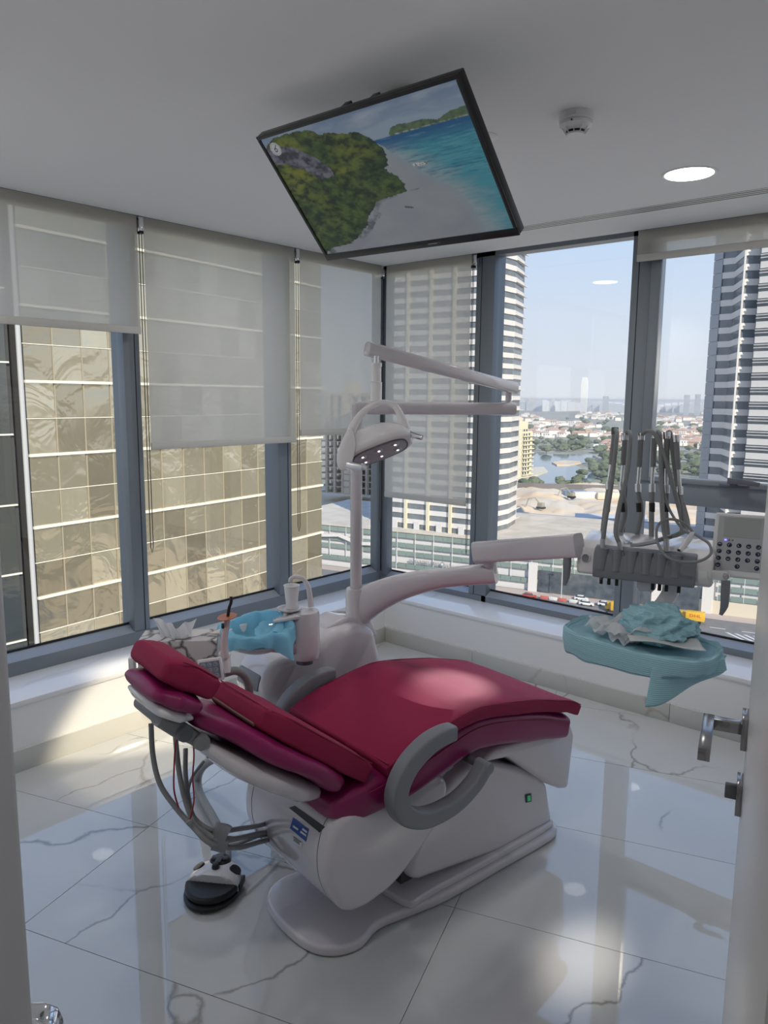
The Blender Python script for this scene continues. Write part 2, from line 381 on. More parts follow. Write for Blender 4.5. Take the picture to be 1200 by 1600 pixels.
def mullion_left(y0, y1, w):
    m = obj('mullion', G().box((-.375, y0, .312), (-.31, y1, 2.5)), alu, w, bevel=.002)
    obj('joint', G().box((-.3115, y1 - .030, .38), (-.3085, y1 - .026, 2.46)), gasket, w)
    obj('pressure_cap', G().box((-.46, y0 + .02, .2), (-.375, y1 - .01, 2.6)), alu, w)
for (a, b), w in zip(mulL, (w0, w1, w2)): mullion_left(a, b, w)
obj('corner_post', G().box((-.37, .262, .312), (-.31, .37, 2.5)).box((-.31, .31, .312), (-.256, .37, 2.5)), alu, w3, bevel=.002)
obj('joint', G().box((-.3115, .303, .38), (-.307, .3115, 2.46)), gasket, w3)
mulR = [(.453, .585), (1.445, 1.555), (2.46, 2.57)]
spansR = [(-.31, .585, w5), (.453, 1.555, w6), (1.445, 2.57, w7), (2.46, XR, w8)]
for (a, b, w) in spansR:
    obj('bottom_rail', rail_profile_right(a if w is w5 else a + .1, b), alu_l, w)
    obj('bottom_rail_face', G().box((a if w is w5 else a + .1, .309, .313), (b, .312, .348)), alu, w)
    obj('gasket', G().box((a, .366, .374), (b, .376, .386)), gasket, w)
    obj('head_rail', G().box((a, .31, 2.462), (b, .40, 2.52)), alu, w)
    pane(w, (a + .05, .379, .36), (b - .01, .385, 2.47))
for (a, b), w in zip(mulR, (w5, w6, w7)):
    obj('mullion', G().box((a, .31, .312), (b, .375, 2.5)), alu, w, bevel=.002)
    obj('joint', G().box((a + .037, .3085, .35), (a + .041, .3115, 2.46)), gasket, w)
    obj('pressure_cap', G().box((a + .02, .375, .2), (b - .02, .46, 2.6)), alu, w)
# opening sash in the window next to the door
obj('transom', G().box((1.555, .31, 1.065), (2.46, .375, 1.178)), alu, w7, bevel=.002)
sash = obj('sash_frame', G().box((1.555, .295, 1.178), (1.605, .35, 2.46)).box((2.41, .295, 1.178), (2.46, .35, 2.46)).box((1.605, .295, 1.178), (2.41, .35, 1.20)).box((1.605, .295, 2.42), (2.41, .35, 2.46)), alu, w7, bevel=.002)
obj('sash_bead', G().box((1.603, .300, 1.20), (1.612, .345, 2.42)).box((1.612, .300, 1.199), (2.41, .345, 1.206)), alu_l, sash)
hc = P(1148, 757, 1, .28)
hd = obj('handle', G().box((hc.x - .075, .268, 1.182), (hc.x + .065, .296, 1.197)).box((hc.x - .018, .245, 1.190), (hc.x + .018, .275, 1.215)), dgrey, sash, bevel=.006)
obj('lever', G().rect_sweep([(hc.x - .022, .24, 1.216), (hc.x + .05, .238, 1.215), (hc.x + .125, .238, 1.208)], (0, 0, 1), [.015, .013, .010], [.009, .008, .007]), dgrey, hd, smooth=True)

# ================================================================ BLINDS
GB = 'roller blinds hanging in front of the windows'
def blind(label, plane, a, b, zb, chain_at=None, chain_z=1.0, left=True, roller=True, fabric_gap=0):
    """plane: x or y of the fabric; a..b run along the wall, zb is the lower edge"""
    sgn = -1 if left else 1
    t = thing('roller_blind', label, 'blind', ((plane, (a + b) / 2, H) if left else ((a + b) / 2, plane, H)), GB)
    def bx(p0, p1, q0, q1, z0, z1):
        return G().box((p0, q0, z0), (p1, q1, z1)) if left else G().box((q0, p0, z0), (q1, p1, z1))
    n = 14
    def fn(u, v):
        yy = a + (b - a) * u; zz = zb + .03 + (H - .002 - zb - .03) * v
        off = .002 * math.sin(u * 5 + a * 3) * (1 - v)
        return (plane + off, yy, zz) if left else (yy, plane + off, zz)
    obj('fabric', G().grid(fn, n, 4), fabric, t, smooth=True)
    p0, p1 = sorted((plane - .006, plane + .006))
    obj('hem_bar', bx(p0, p1, a, b, zb, zb + .036), hem_m, t, bevel=.003)
    if roller:
        ax = (0, 1, 0) if left else (1, 0, 0); og = (plane + sgn * .024, a + .004, H - .035) if left else (a + .004, plane + sgn * .024, H - .035)
        obj('roller', G().lathe([(.024, 0), (.024, b - a - .008)], og, ax, 16), hem_m, t, smooth=True)
    if chain_at is not None:
        s = chain_at
        def pt(k, z): return (plane + .004 * k, s + .010 * k, z) if left else (s + .010 * k, plane - .004 * k, z)
        br_ = obj('bracket', bx(min(plane + sgn * .05, plane + .01), max(plane + sgn * .05, plane - .01 + .02), s - .011, s + .015, H - .075, H - .004), chrome, t, bevel=.003)
        obj('clutch', bx(plane - .012, plane + .012, s - .009, s + .012, H - .085, H - .07), black, t)
        path = [pt(-.6, H - .06)] + [pt(-.6, H - .06 - (H - .06 - chain_z) * k / 6) for k in range(1, 6)] + [pt(-.6, chain_z + .03), pt(0, chain_z), pt(.6, chain_z + .03)] + [pt(.6, chain_z + (H - .06 - chain_z) * k / 6) for k in range(1, 7)]
        obj('bead_chain', G().tube(path, .0022, 6), MATS['bead_chain'] if 'bead_chain' in MATS else mat('bead_chain', (.08, .08, .08), .4, .5), t)
    return t
blind('beige roller blind lowered a fifth of the way at the left edge of the view', -.25, -2.58, -1.585, 1.91, -1.568, .80)
blind('widest fully visible beige roller blind, lowered half way between the two left mullions', -.25, -1.551, -.553, 1.335, -.535, .78)
blind('narrower beige roller blind left of the room corner', -.25, -.517, .222, 1.372, .228, .74)
blind('longest beige roller blind, right of the room corner, with horizontal stripes showing through', .25, -.228, .455, .928, .468, .62, left=False)
blind('beige roller blind rolled up nearly to the ceiling above the opening window by the door', .25, 1.495, 2.56, 2.318, None, left=False)
blind('beige roller blind behind the door wall, mostly out of view', -.25, -3.34, -2.61, 1.9)

# ================================================================ CEILING FITTINGS
t = thing('air_slot', 'long linear air slot in the ceiling above the right window', 'vent', (2.0, -.17, H))
for k in range(4):
    yy = -.205 + k * .0285
    obj('slat', G().box((.50, yy, H - .0022), (XR - .01, yy + .0135, H - .0013)), whitem, t)
obj('recess', G().box((.50, -.203, H - .0012), (XR - .01, -.112, H - .0002)), black, t)
c = (P(1036, 272, 2, H) + P(1118, 271, 2, H)) / 2
def downlight(c, label, power=8, r=.088, name='downlight'):
    t = thing(name, label, 'light', c, 'round recessed ceiling lights')
    obj('trim_ring', G().lathe([(r, -.0005), (r + .008, -.004), (r + .014, -.0035), (r + .016, 0)], c, (0, 0, 1), 40), whitem, t, smooth=True)
    obj('diffuser', G().lathe([(.0, -.0035), (r, -.0035), (r, -.0005), (0, -.0005)], c, (0, 0, 1), 40, False), lightm, t)
    l = bpy.data.lights.new('lamp', 'AREA'); l.shape = 'DISK'; l.size = r * 1.9; l.energy = power; l.color = (1, .97, .93); l.spread = math.radians(170)
    lo = bpy.data.objects.new('lamp', l); COL.objects.link(lo); lo.location = Vector(c) - Vector((0, 0, .012)); lo.visible_glossy = False
    return t
downlight(c, 'round lit ceiling light near the air slot on the right')
for (x, y) in ((.55, -.6), (.55, -2.75), (2.0, -2.9), (1.3, -1.2)):
    pass
downlight(Vector((.60, -1.02, H)), 'round lit ceiling light hidden above the tilted screen, mirrored in the middle window', 6)
downlight(Vector((.25, -3.0, H)), 'round lit ceiling light over the near end of the room, seen only as a reflection', 5)
downlight(Vector((2.2, -2.95, H)), 'unseen round ceiling light added above the doorway to brighten the room', 4.5)  # unseen lamp, added to lift the room's brightness
downlight(Vector((2.6, -4.6, H)), 'unseen round ceiling light added in the corridor as fill')  # added fill lamp behind the camera, never in view
c = (P(757, 216, 2, H) + P(774, 205, 2, H)) / 2 - Vector((.035, .0, 0))
t = thing('cover_plate', 'round white ceiling cover half hidden behind the screen', 'cover plate', c)
obj('plate', G().lathe([(0, -.006), (.05, -.006), (.056, -.002), (.056, -.0002)], c, (0, 0, 1), 32), whitem, t, smooth=True)
c = (P(873, 178, 2, H) + P(928, 178, 2, H)) / 2
t = thing('smoke_detector', 'white round smoke detector on the ceiling', 'smoke detector', c)
obj('base_ring', G().lathe([(.051, 0), (.052, -.020), (.049, -.024), (.0, -.024)], c, (0, 0, 1), 40), whitem, t, smooth=True)
obj('housing', G().lathe([(.049, -.025), (.050, -.034), (.030, -.050), (.0, -.050)], c, (0, 0, 1), 40), whitem, t, smooth=True)
obj('sensor_chamber', G().lathe([(.031, -.046), (.027, -.057), (.0, -.057)], c, (0, 0, 1), 32), black, t, smooth=True)
cap = obj('cap', G().lathe([(.028, -.0565), (.026, -.061), (.0, -.062)], c, (0, 0, 1), 32), whitem, t, smooth=True)
for k in range(10):
    a = k * math.pi / 5; d_ = Vector((math.cos(a), math.sin(a), 0))
    obj('rib', G().tube([c + d_ * .040 + Vector((0, 0, -.0425)), c + d_ * .0285 + Vector((0, 0, -.0585))], .0016, 6), whitem, t)
obj('test_lamp', G().lathe([(0, 0), (.0028, 0), (.0028, .002), (0, .002)], c + Vector((.011, -.0485, -.031)), (.2, -.98, 0), 10), black, t)
tc_ = obj('paper_tag', G().cbox(c + Vector((.009, -.0508, -.011)), (.016, .0004, .006), Matrix.Rotation(.18, 3, 'Z')), mat('paper_tag', (.66, .66, .66), .7), t)

# ================================================================ DOORS
door_m = mat('grey_white_door', (.52, .52, .53), .28)
jamb_m = mat('white_jamb', (.68, .68, .70), .35)
brown = mat('brown_frame', (.10, .055, .045), .5)
ed = Vector((2.868, -2.395, 0)); dd = Vector((.262, -.965, 0)).normalized(); dn = Vector((dd.y, -dd.x, 0))  # dn points left (to the room opening)
if dn.x > 0: dn = -dn
d = sempty('door_1', ed)
gl = G(); L_ = .93
gl.prism([ed, ed + dd * L_, ed + dd * L_ - dn * .042, ed - dn * .042], (0, 0, 2.06)); gl.v = [v + Vector((0, 0, .008)) for v in gl.v]
obj('door_leaf', gl, door_m, d, bevel=.002)
R3 = Matrix((dd, dn, UP)).transposed()
def dbox(parent, name, s, off, z, h, m, b=.002): return obj(name, G().cbox(ed + dd * s + dn * off + UP * z, h, R3), m, parent, bevel=b)
dh = dbox(d, 'rose', .055, .0045, 1.088, (.026, .0045, .026), dchrome, .0008)
dbox(dh, 'spindle', .055, .030, 1.090, (.009, .026, .009), dchrome, .0008)
dbox(dh, 'lever', .115, .058, 1.090, (.070, .0085, .010), dchrome, .0008)
lk = dbox(d, 'lock_rose', .052, .0045, .975, (.026, .0045, .026), dchrome, .0008)
dbox(lk, 'cylinder', .052, .016, .978, (.006, .010, .012), dgrey)
dbox(d, 'latch_plate', -.0006, -.021, 1.06, (.0008, .011, .075), dchrome, 0)
tj = sempty('door_2', (DX0, YN, 0))
obj('jamb', G().box((DX0 - .0, YN - .13, 0), (DX0 + .016, YN + .004, 2.1)), jamb_m, tj, bevel=.001)
obj('architrave', G().box((DX0 - .07, YN, 0), (DX0 + .003, YN + .014, 2.14)), jamb_m, tj, bevel=.004)
sz = P(4, 1400, 1, YN - .04).z
obj('strike_plate', G().box((DX0 + .0155, YN - .066, sz - .02), (DX0 + .0175, YN - .036, sz + .06)), chrome, tj, bevel=.0008)
obj('strike_plate', G().box((DX0 + .0155, YN - .066, sz - .125), (DX0 + .0175, YN - .036, sz - .045)), chrome, tj, bevel=.0008)
obj('jamb', G().box((DX1 - .002, YN - .13, 0), (DX1 + .03, YN + .004, 2.1)), brown, tj)
# ================================================================ DENTAL CHAIR
from mathutils.bvhtree import BVHTree
def HIT(o, px, py, off=.001):
    """first point of object o on the sight line through a photo position"""
    vs = [wm(o) @ v.co for v in o.data.vertices]; b = BVHTree.FromPolygons(vs, [p.vertices[:] for p in o.data.polygons])
    d = Vector(ray(px, py)).normalized(); h = b.ray_cast(Vector(CAM), d)
    return (h[0] + h[1].normalized() * off * (1 if h[1].dot(d) < 0 else -1)) if h[0] else None
def decal(name, o, pts, m, off=.0012):
    q = [HIT(o, *p, off) for p in pts]
    if any(x is None for x in q): print('decal miss', name); return None
    g = G().add(q, [tuple(range(len(q)))]); d = obj(name, g, m, o); md = d.modifiers.new('s', 'SOLIDIFY'); md.thickness = .0006; md.offset = 0
    return d
pink = mat('pink_pad_vinyl', (.25, .020, .064), .58, spec=.14, bump=(240, .05))
magenta = mat('magenta_seat_vinyl', (.215, .010, .085), .30, bump=(300, .04))
seam_m = mat('dark_pink_piping', (.22, .010, .04), .4)
label_blue = mat('blue_label', (.03, .09, .32), .3)
label_white = mat('white_label', (.72, .74, .76), .4)
WC = 1.97
def UWZ(uz, w=WC): return CH(uz[0], w, uz[1])
def chpath(pts, w=WC, n=5): return catmull([UWZ(p, w) for p in pts], n)
def cap_r(vals, n):  # rounded ends
    v = lerpseq(vals, n); return v
def cushion(name, parent, pts, hw, hts, m, e=5, n=5, rw=1.0, seg=28, endr=.018):
    P_ = chpath(pts, WC, n); h = lerpseq(hts, n); k = len(P_)
    w = [hw] * k if not isinstance(hw, list) else lerpseq(hw, n)
    # extra end stations for soft rounding
    t0 = (P_[0] - P_[1]).normalized(); t1 = (P_[-1] - P_[-2]).normalized()
    A = []; W_ = []; H_ = []
    for a in (90, 65, 40, 15):
        s_ = math.sin(math.radians(a)); c_ = math.cos(math.radians(a)); A.append(P_[0] + t0 * endr * s_); W_.append(w[0] - endr * (1 - c_)); H_.append(max(h[0] - endr * (1 - c_), .002))
    A += P_; W_ += w; H_ += h
    for a in (15, 40, 65, 90):
        s_ = math.sin(math.radians(a)); c_ = math.cos(math.radians(a)); A.append(P_[-1] + t1 * endr * s_); W_.append(w[-1] - endr * (1 - c_)); H_.append(max(h[-1] - endr * (1 - c_), .002))
    g = G().rect_sweep(A, WV, W_, H_, e, seg)
    g.v = [v + Vector((noise.noise(v * 9), noise.noise(v * 9 + Vector((5, 0, 0))), noise.noise(v * 9 + Vector((0, 7, 0))))) * .0045 + Vector((0, 0, noise.noise(v * 28) * .0014)) for v in g.v]
    return obj(name, g, m, parent, smooth=True, angle=100)
chair = thing('dental_chair', 'magenta upholstered dental treatment chair with white enamel base on the marble floor', 'dental chair', CH(-1.4, WC, 0))
# base plate on the floor
bp = [(-2.03, 0), (-2.022, .09), (-2.0, .145), (-1.955, .185), (-1.885, .20), (-1.80, .172), (-1.69, .186), (-1.54, .207), (-1.28, .207), (-1.01, .205), (-.945, .175), (-.918, .10), (-.91, 0)]
full = bp + [(u, -w) for u, w in reversed(bp[1:-1])]
pl = catmull([CH(u, WC + w, 0.001) for u, w in full], 3, True)
obj('base_plate', G().prism(pl, (0, 0, .036)), pinkwhite, chair, bevel=.012, bseg=4)
t2 = [(-1.70, .165), (-1.58, .190), (-1.03, .188), (-.965, .15), (-.945, 0)]
f2 = t2 + [(u, -w) for u, w in reversed(t2[:-1])]
obj('base_plinth', G().prism(catmull([CH(u, WC + w, .035) for u, w in f2], 4, True), (0, 0, .028)), pinkwhite, chair, bevel=.012, bseg=4)
# rear column cover
cpx = [(655, 1378), (640, 1375), (645, 1345), (660, 1300), (685, 1252), (715, 1215), (742, 1198), (775, 1194), (815, 1200), (845, 1210), (858, 1228), (863, 1265), (866, 1303), (780, 1350)]
cp = [PW(x, y, 2.15) for x, y in cpx]; cp = [(u, max(z, .05)) for u, z in cp]
col_b = obj('column_cover', G().prism([CH(u, 1.79, z) for u, z in cp], WV * .36), pinkwhite, chair, bevel=.028, bseg=4)
# drum shaped front cover
dp = [(-1.907, .455), (-1.943, .386), (-1.947, .311), (-1.93, .246), (-1.90, .190), (-1.868, .166), (-1.83, .158), (-1.79, .159), (-1.702, .180), (-1.616, .235), (-1.528, .31), (-1.49, .38), (-1.50, .45), (-1.60, .475), (-1.80, .475)]
dp = [(u - .082, z) for u, z in dp]
dl = catmull([CH(u, 1.74, z) for u, z in dp], 4, True)
drum = obj('drum_cover', G().prism(dl, WV * .46), pinkwhite, chair, bevel=.022, bseg=4)
cc = sum(dl, Vector()) / len(dl)
for w_ in (1.79, 2.15):
    ring = [cc + (p - cc) * 1.0035 + WV * (w_ - 1.74) for p in dl]
    obj('cover_seam', G().prism(ring, WV * .0022), dgrey, drum)
obj('lift_arm', G().prism([CH(u, 1.84, z) for u, z in ((-1.74, .16), (-1.58, .15), (-1.48, .30), (-1.44, .42), (-1.63, .42))], WV * .26), pinkwhite, chair, bevel=.01)
q = HIT(col_b, 674, 1350) or CH(-1.55, 2.19, .13)
obj('bracket', G().cbox(CH(-1.655, 2.10, .115), (.012, .03, .022), Matrix.Rotation(-CA, 3, 'Z')), black, chair)
decal('slot', drum, [(452, 1262), (461, 1259), (508, 1292), (500, 1301)], black)
lb = decal('label', drum, [(458.5, 1277), (483, 1295.5), (478.5, 1315), (453.5, 1294)], label_blue)
for a in ([(459, 1289), (467, 1294.5), (466.5, 1297.5), (458.5, 1292)], [(474, 1293.5), (481, 1299), (480.5, 1302), (473, 1296.5)], [(471, 1297.5), (479.5, 1304), (479, 1307), (470, 1300.5)]):
    decal('label_field', drum, a, label_white, .0022)
decal('small_label', drum, [(458.7, 1306), (472.5, 1315), (472, 1324), (459.3, 1314)], label_white)
for k in range(3):
    decal('label_line', drum, [(459.3, 1306.8 + 2.6 * k), (471.5 - 2.5 * (k > 0), 1315 + 2.6 * k - 1.6 * (k > 0)), (471.5 - 2.5 * (k > 0), 1316.3 + 2.6 * k - 1.6 * (k > 0)), (459.3, 1308 + 2.6 * k)], dgrey, .0022)
sw = decal('power_switch', col_b, [(820, 1241), (829.5, 1239), (830, 1252), (821, 1254)], black, .002)
decal('switch_lamp', col_b, [(822.5, 1243), (827.5, 1242), (828, 1250.5), (823, 1251.5)], mat('green_lamp', (.02, .12, .05), .3, emis=(.05, .5, .2, .25)), .004)
# leg rest shell
fp = [PW(x, y, 2.19) for x, y in ((897, 1130), (903, 1150), (893, 1236), (880, 1236), (862, 1229), (800, 1187), (760, 1196), (775, 1175))]
obj('foot_shell', G().prism([CH(u, 1.76, z) for u, z in fp], WV * .42), pinkwhite, chair, bevel=.02, bseg=3)
# cushions
seat = cushion('seat_cushion', chair, [(-1.985, .482), (-1.905, .484), (-1.775, .499), (-1.69, .513), (-1.60, .533), (-1.50, .553), (-1.437, .556), (-1.32, .540), (-1.206, .513), (-1.09, .482), (-.985, .448)],
        [.215, .235, .248, .25, .25, .25, .25, .25, .248, .245, .24], [.036, .058, .066, .064, .062, .060, .060, .062, .062, .056, .046], magenta, 6, endr=.02)
obj('seam', G().tube(chpath([(-1.90, .522), (-1.69, .545), (-1.58, .57), (-1.437, .588), (-1.206, .545), (-1.02, .488)], WC + .2495), .002, 6), seam_m, seat)
backc = cushion('backrest_cushion', chair, [(-2.315, .792), (-2.245, .748), (-2.19, .712), (-2.12, .664), (-2.053, .618), (-1.985, .562)],
        [.10, .135, .19, .222, .23, .225], [.024, .026, .031, .033, .034, .034], magenta, 4, endr=.024)
obj('backrest_shell', G().rect_sweep(chpath([(-2.335, .752), (-2.29, .705), (-2.229, .652), (-2.15, .602), (-2.074, .552), (-2.01, .520), (-1.968, .512)], WC), WV, lerpseq([.07, .12, .17, .20, .20, .17, .09], 5), lerpseq([.008, .022, .032, .038, .038, .028, .010], 5), 3, 24), pinkwhite, chair, smooth=True, angle=75)
head = cushion('headrest_cushion', chair, [(-2.425, .888), (-2.39, .872), (-2.345, .846)], [.105, .135, .125], [.024, .032, .028], magenta, 2.8, endr=.022)
obj('headrest_shell', G().rect_sweep(chpath([(-2.44, .865), (-2.42, .845), (-2.38, .822), (-2.335, .800)], WC), WV, lerpseq([.08, .105, .115, .08], 5), lerpseq([.008, .018, .018, .008], 5), 3, 20), whitep, chair, smooth=True, angle=75)
hj = obj('headrest_joint', G().lathe([(0, -.085), (.016, -.085), (.018, -.08), (.018, .08), (.016, .085), (0, .085)], CH(-2.41, WC + .0, .812), WV, 20), hose_m, chair, smooth=True)
obj('joint_block', G().rect_sweep([CH(-2.42, WC + .05, .815), CH(-2.375, WC + .06, .782), CH(-2.33, WC + .06, .745)], WV, .034, [.016, .022, .018], 4), hose_m, hj, smooth=True)
obj('joint_button', G().lathe([(0, .0), (.022, .0), (.020, .012), (0, .013)], CH(-2.37, WC + .094, .778), WV, 20), dgrey, hj, smooth=True)
obj('joint_button', G().lathe([(0, .0), (.022, .0), (.020, .012), (0, .013)], CH(-2.325, WC + .094, .742), WV, 20), hose_m, hj, smooth=True)
obj('backrest_bar', G().rect_sweep([CH(-2.35, WC, .765), CH(-2.24, WC, .675)], WV, .05, .010), chrome, chair, smooth=True)
# armrests (near one and its mirrored twin)
apx = [(706, 1143), (690, 1149), (665, 1165), (636, 1198), (620, 1237), (624, 1264), (640, 1276), (668, 1276), (708, 1256), (738, 1226), (756, 1197)]
ap = [PW(x, y, 2.27) for x, y in apx]
for w_, nm in ((2.27, 'armrest'), (2 * WC - 2.27, 'armrest')):
    ph = catmull([CH(u, w_, z) for u, z in ap], 5); n_ = len(ph)
    a_ = obj(nm, G().rect_sweep(ph, WV, [.024] * n_, [.023 + .007 * math.sin(math.pi * min(1, i / n_ * 1.2)) for i in range(n_)], 6, 24), slate, chair, smooth=True, angle=70)
    e_ = CH(*([ap[-1][0], w_ + (.024 if w_ > WC else -.024), ap[-1][1]]))
    obj('pivot_cap', G().lathe([(0, .003), (.017, .003), (.019, 0), (.019, -.05), (0, -.05)], e_, WV * (1 if w_ > WC else -1), 24), slate, a_, smooth=True)
    obj('mount', G().lathe([(0, 0), (.014, 0), (.014, .12), (0, .12)], CH(ap[-1][0], w_, ap[-1][1]), WV * (-1 if w_ > WC else 1), 16), dgrey, a_, smooth=True)

# loose pads lying on the chair
GP = 'pink vinyl pads laid on the chair'
pad_loc = CH(-1.35, WC, .6)
t = thing('seat_pad', 'large pink vinyl pad lying over the seat and leg rest of the chair', 'cushion', pad_loc, GP)
sp_pts = [(-1.830, .566), (-1.775, .584), (-1.71, .602), (-1.604, .624), (-1.54, .634), (-1.472, .638), (-1.377, .627), (-1.228, .600), (-1.153, .582), (-1.006, .540), (-.945, .510)]
cushion('pad', t, sp_pts, [.258, .262, .262, .262, .262, .262, .262, .262, .26, .258, .255], [.024, .026, .026, .026, .026, .026, .026, .026, .026, .025, .023], pink, 11, 6, seg=40, endr=.010)
for w_ in (WC + .258, WC - .258):
    obj('piping', G().tube(chpath([(u, z + .0235) for u, z in sp_pts[1:]], w_), .0022, 6), seam_m, t)
obj('piping', G().tube([CH(-1.836, WC - .255, .588), CH(-1.836, WC + .255, .588)], .0022, 6), seam_m, t)
t = thing('back_pad', 'long pink vinyl pad with a zip at its upper end lying on the backrest', 'cushion', CH(-2.0, WC, .7), GP)
bpts = [(-2.160, .764), (-2.115, .738), (-2.032, .675), (-1.95, .612), (-1.890, .566)]
cushion('pad', t, bpts, [.140, .182, .210, .225, .232], [.030, .034, .036, .036, .030], pink, 9, 6, seg=40, endr=.012)
obj('piping', G().tube([CH(u + .6 * .030, WC + w, z + .8 * .031) for (u, z), w in zip(bpts, (.136, .178, .206, .221, .225))], .0022, 6), seam_m, t)
obj('piping', G().tube([CH(-2.150, WC - .13, .794), CH(-2.150, WC + .13, .794)], .0022, 6), seam_m, t)
obj('zip', G().rect_sweep([CH(-2.186, WC - .125, .757), CH(-2.187, WC, .757), CH(-2.186, WC + .118, .757)], UP, .004, .0032), mat('zip_tape', (.16, .10, .08), .5), t)
t = thing('head_pillow', 'small pink vinyl pillow lying on the headrest', 'cushion', CH(-2.33, WC, .93), GP)
cushion('pillow', t, [(-2.405, .950), (-2.36, .926), (-2.30, .884)], [.108, .124, .128], [.030, .040, .032], pink, 5.5, 8, seg=36, endr=.016)
obj('piping', G().tube(chpath([(-2.375, .970), (-2.34, .950), (-2.285, .908)], WC + .118), .0022, 6), seam_m, t)

# ================================================================ FOOT CONTROL
cps = dict(a=P(288, 1410, 2, .03), b=P(378, 1375, 2, .03))
fc = P(334, 1392, 2, 0); fx = (P(376, 1400, 2, 0) - P(290, 1392, 2, 0)).normalized()
fy = Vector((-fx.y, fx.x, 0))
if fy.dot(Vector((ray(334, 1340)[0], ray(334, 1340)[1], 0))) < 0: fy = -fy
FM = Matrix((fx, fy, UP)).transposed().to_4x4(); FM.translation = fc
ft = thing('foot_control', 'white and black foot pedal control on the floor beside the chair', 'foot pedal', M=FM)
def fw(v): return FM @ Vector(v)
def oval(rx, ry, cx=0, cy=0, n=28, y0=None, y1=None):
    return [(cx + rx * math.cos(2 * math.pi * k / n), cy + ry * math.sin(2 * math.pi * k / n)) for k in range(n)]
RF = .088
def fg(): return G(FM)
obj('base', fg().prism([Vector((x, y, .004)) for x, y in oval(.092, .120)], (0, 0, .014)), black, ft, bevel=.005)
rings = []
for z, k in ((.016, 1.0), (.034, .97), (.050, .87), (.060, .70), (.066, .48), (.068, .22), (.0682, .02)):
    rings.append([Vector((x * k, max(y * k + .04 * (1 - k), -.016), z)) for x, y in [(.090 * math.cos(a), .114 * math.sin(a)) for a in [2 * math.pi * j / 36 for j in range(36)]]])
shell = obj('shell', fg().loft(rings), whitep, ft, smooth=True, angle=50)
ped = []
for z, k in ((.024, 1.0), (.036, 1.0), (.042, .93)):
    ped.append([Vector((x * k, min(y * k, -.014) - .005, z)) for x, y in [(.088 * math.cos(a), .098 * math.sin(a)) for a in [2 * math.pi * j / 36 for j in range(36)]]])
pd_ = obj('pedal', fg().loft(ped), black, ft, smooth=True, angle=35)
for k in range(4):
    r_ = .030 + .014 * k; obj('tread', fg().tube([Vector((r_ * math.cos(a), r_ * 1.1 * math.sin(a) - .008, .0405)) for a in [math.pi + math.pi * j / 16 for j in range(17)]], .0016, 6), dgrey, pd_)
obj('split', fg().box((-.0012, -.085, .034), (.0012, -.008, .0415)), gasket, pd_)
obj('joystick', fg().lathe([(.036, .048), (.036, .064), (.031, .071), (0, .072)], (0, .068, 0)), black, ft, smooth=True)
obj('joystick_cross', fg().box((-.028, .059, .069), (.028, .077, .079)).box((-.010, .040, .069), (.010, .096, .0792)), dgrey, ft, bevel=.003)
for x in (-.060, .060):
    obj('button', fg().lathe([(0, .012), (.019, .010), (.022, .0), (.0, -.006)], (x, .036, .052), (x * 10, .0, 1), 20), black, ft, smooth=True)
obj('knob', fg().lathe([(0, .022), (.010, .019), (.013, .008), (.012, 0), (0, 0)], (.0, .022, .064), (0, 0, 1), 18), black, ft, smooth=True)
obj('side_grip', fg().box((.082, -.01, .012), (.093, .05, .034)), black, ft, bevel=.003)
obj('rubber_foot', fg().lathe([(0, 0), (.007, 0), (.007, .006), (0, .006)], (0, -.106, 0), (0, 0, 1), 12), black, ft)
obj('rubber_foot', fg().lathe([(0, 0), (.007, 0), (.007, .006), (0, .006)], (0, .106, 0), (0, 0, 1), 12), black, ft)
# hose from the pedal and the bundle from the assistant arm
def cable(name, label, pts, r, m, group=None, n=8, seg=10):
    o = obj(name, G().tube(catmull(pts, n), r, seg), m, None, smooth=True); tag(o, label, 'hose' if 'hose' in name else 'cord', group); return o
# ================================================================ DENTAL UNIT (column, arms) AND LAMP
RT = Vector((float(ROT[0][0]), float(ROT[1][0]), 0)).normalized()     # to the right as the room is entered
FW = Vector((-RT.y, RT.x, 0))
dpz = 2.98
pole = PD(556, 975, dpz); pole_x, pole_y = pole.x, pole.y
def polept(z): return Vector((pole_x, pole_y, z))
zb = P(556, 978, 1, pole_y).z; zc = P(556, 919, 1, pole_y).z
unit = thing('dental_unit', 'white enamel side column with arms standing between the chair and the windows', 'dental unit', (pole_x, pole_y, 0))
WN = float(pole_x * CW[0] + pole_y * CW[1]) + .09
up_ = [(410, 1090), (420, 1055), (436, 1032), (470, 1022), (500, 1008), (512, 996), (528, 986), (560, 976), (588, 982), (600, 1040), (650, 1180), (640, 1330), (500, 1330), (440, 1150)]
upp = [PW(x, y, WN) for x, y in up_]; upp = [(u, max(z, .03)) for u, z in upp]
body = obj('column_body', G().prism([CH(u, WN - .22, z) for u, z in upp], WV * .22), pinkwhite, unit, bevel=.035, bseg=4)
rp = [PW(x, y, WN - .03) for x, y in ((500, 1012), (520, 985), (545, 972), (585, 973), (597, 1000), (560, 1010), (520, 1035))]
obj('body_ridge', G().prism([CH(u, WN - .18, z + .012) for u, z in rp], WV * .13), pinkwhite, unit, bevel=.012, bseg=3)
obj('front_window', G().prism([CH(u, WN - .19, z) for u, z in [PW(x, y, WN) for x, y in ((409, 1088), (415, 1062), (423, 1060), (420, 1088))]], WV * .15), slate, unit, bevel=.01)
obj('collar', G().lathe([(0, -.01), (.044, -.01), (.046, .008), (.040, .016), (.040, zc - zb - .008), (.037, zc - zb), (0, zc - zb)], polept(zb), UP, 32), pinkwhite, unit, smooth=True)
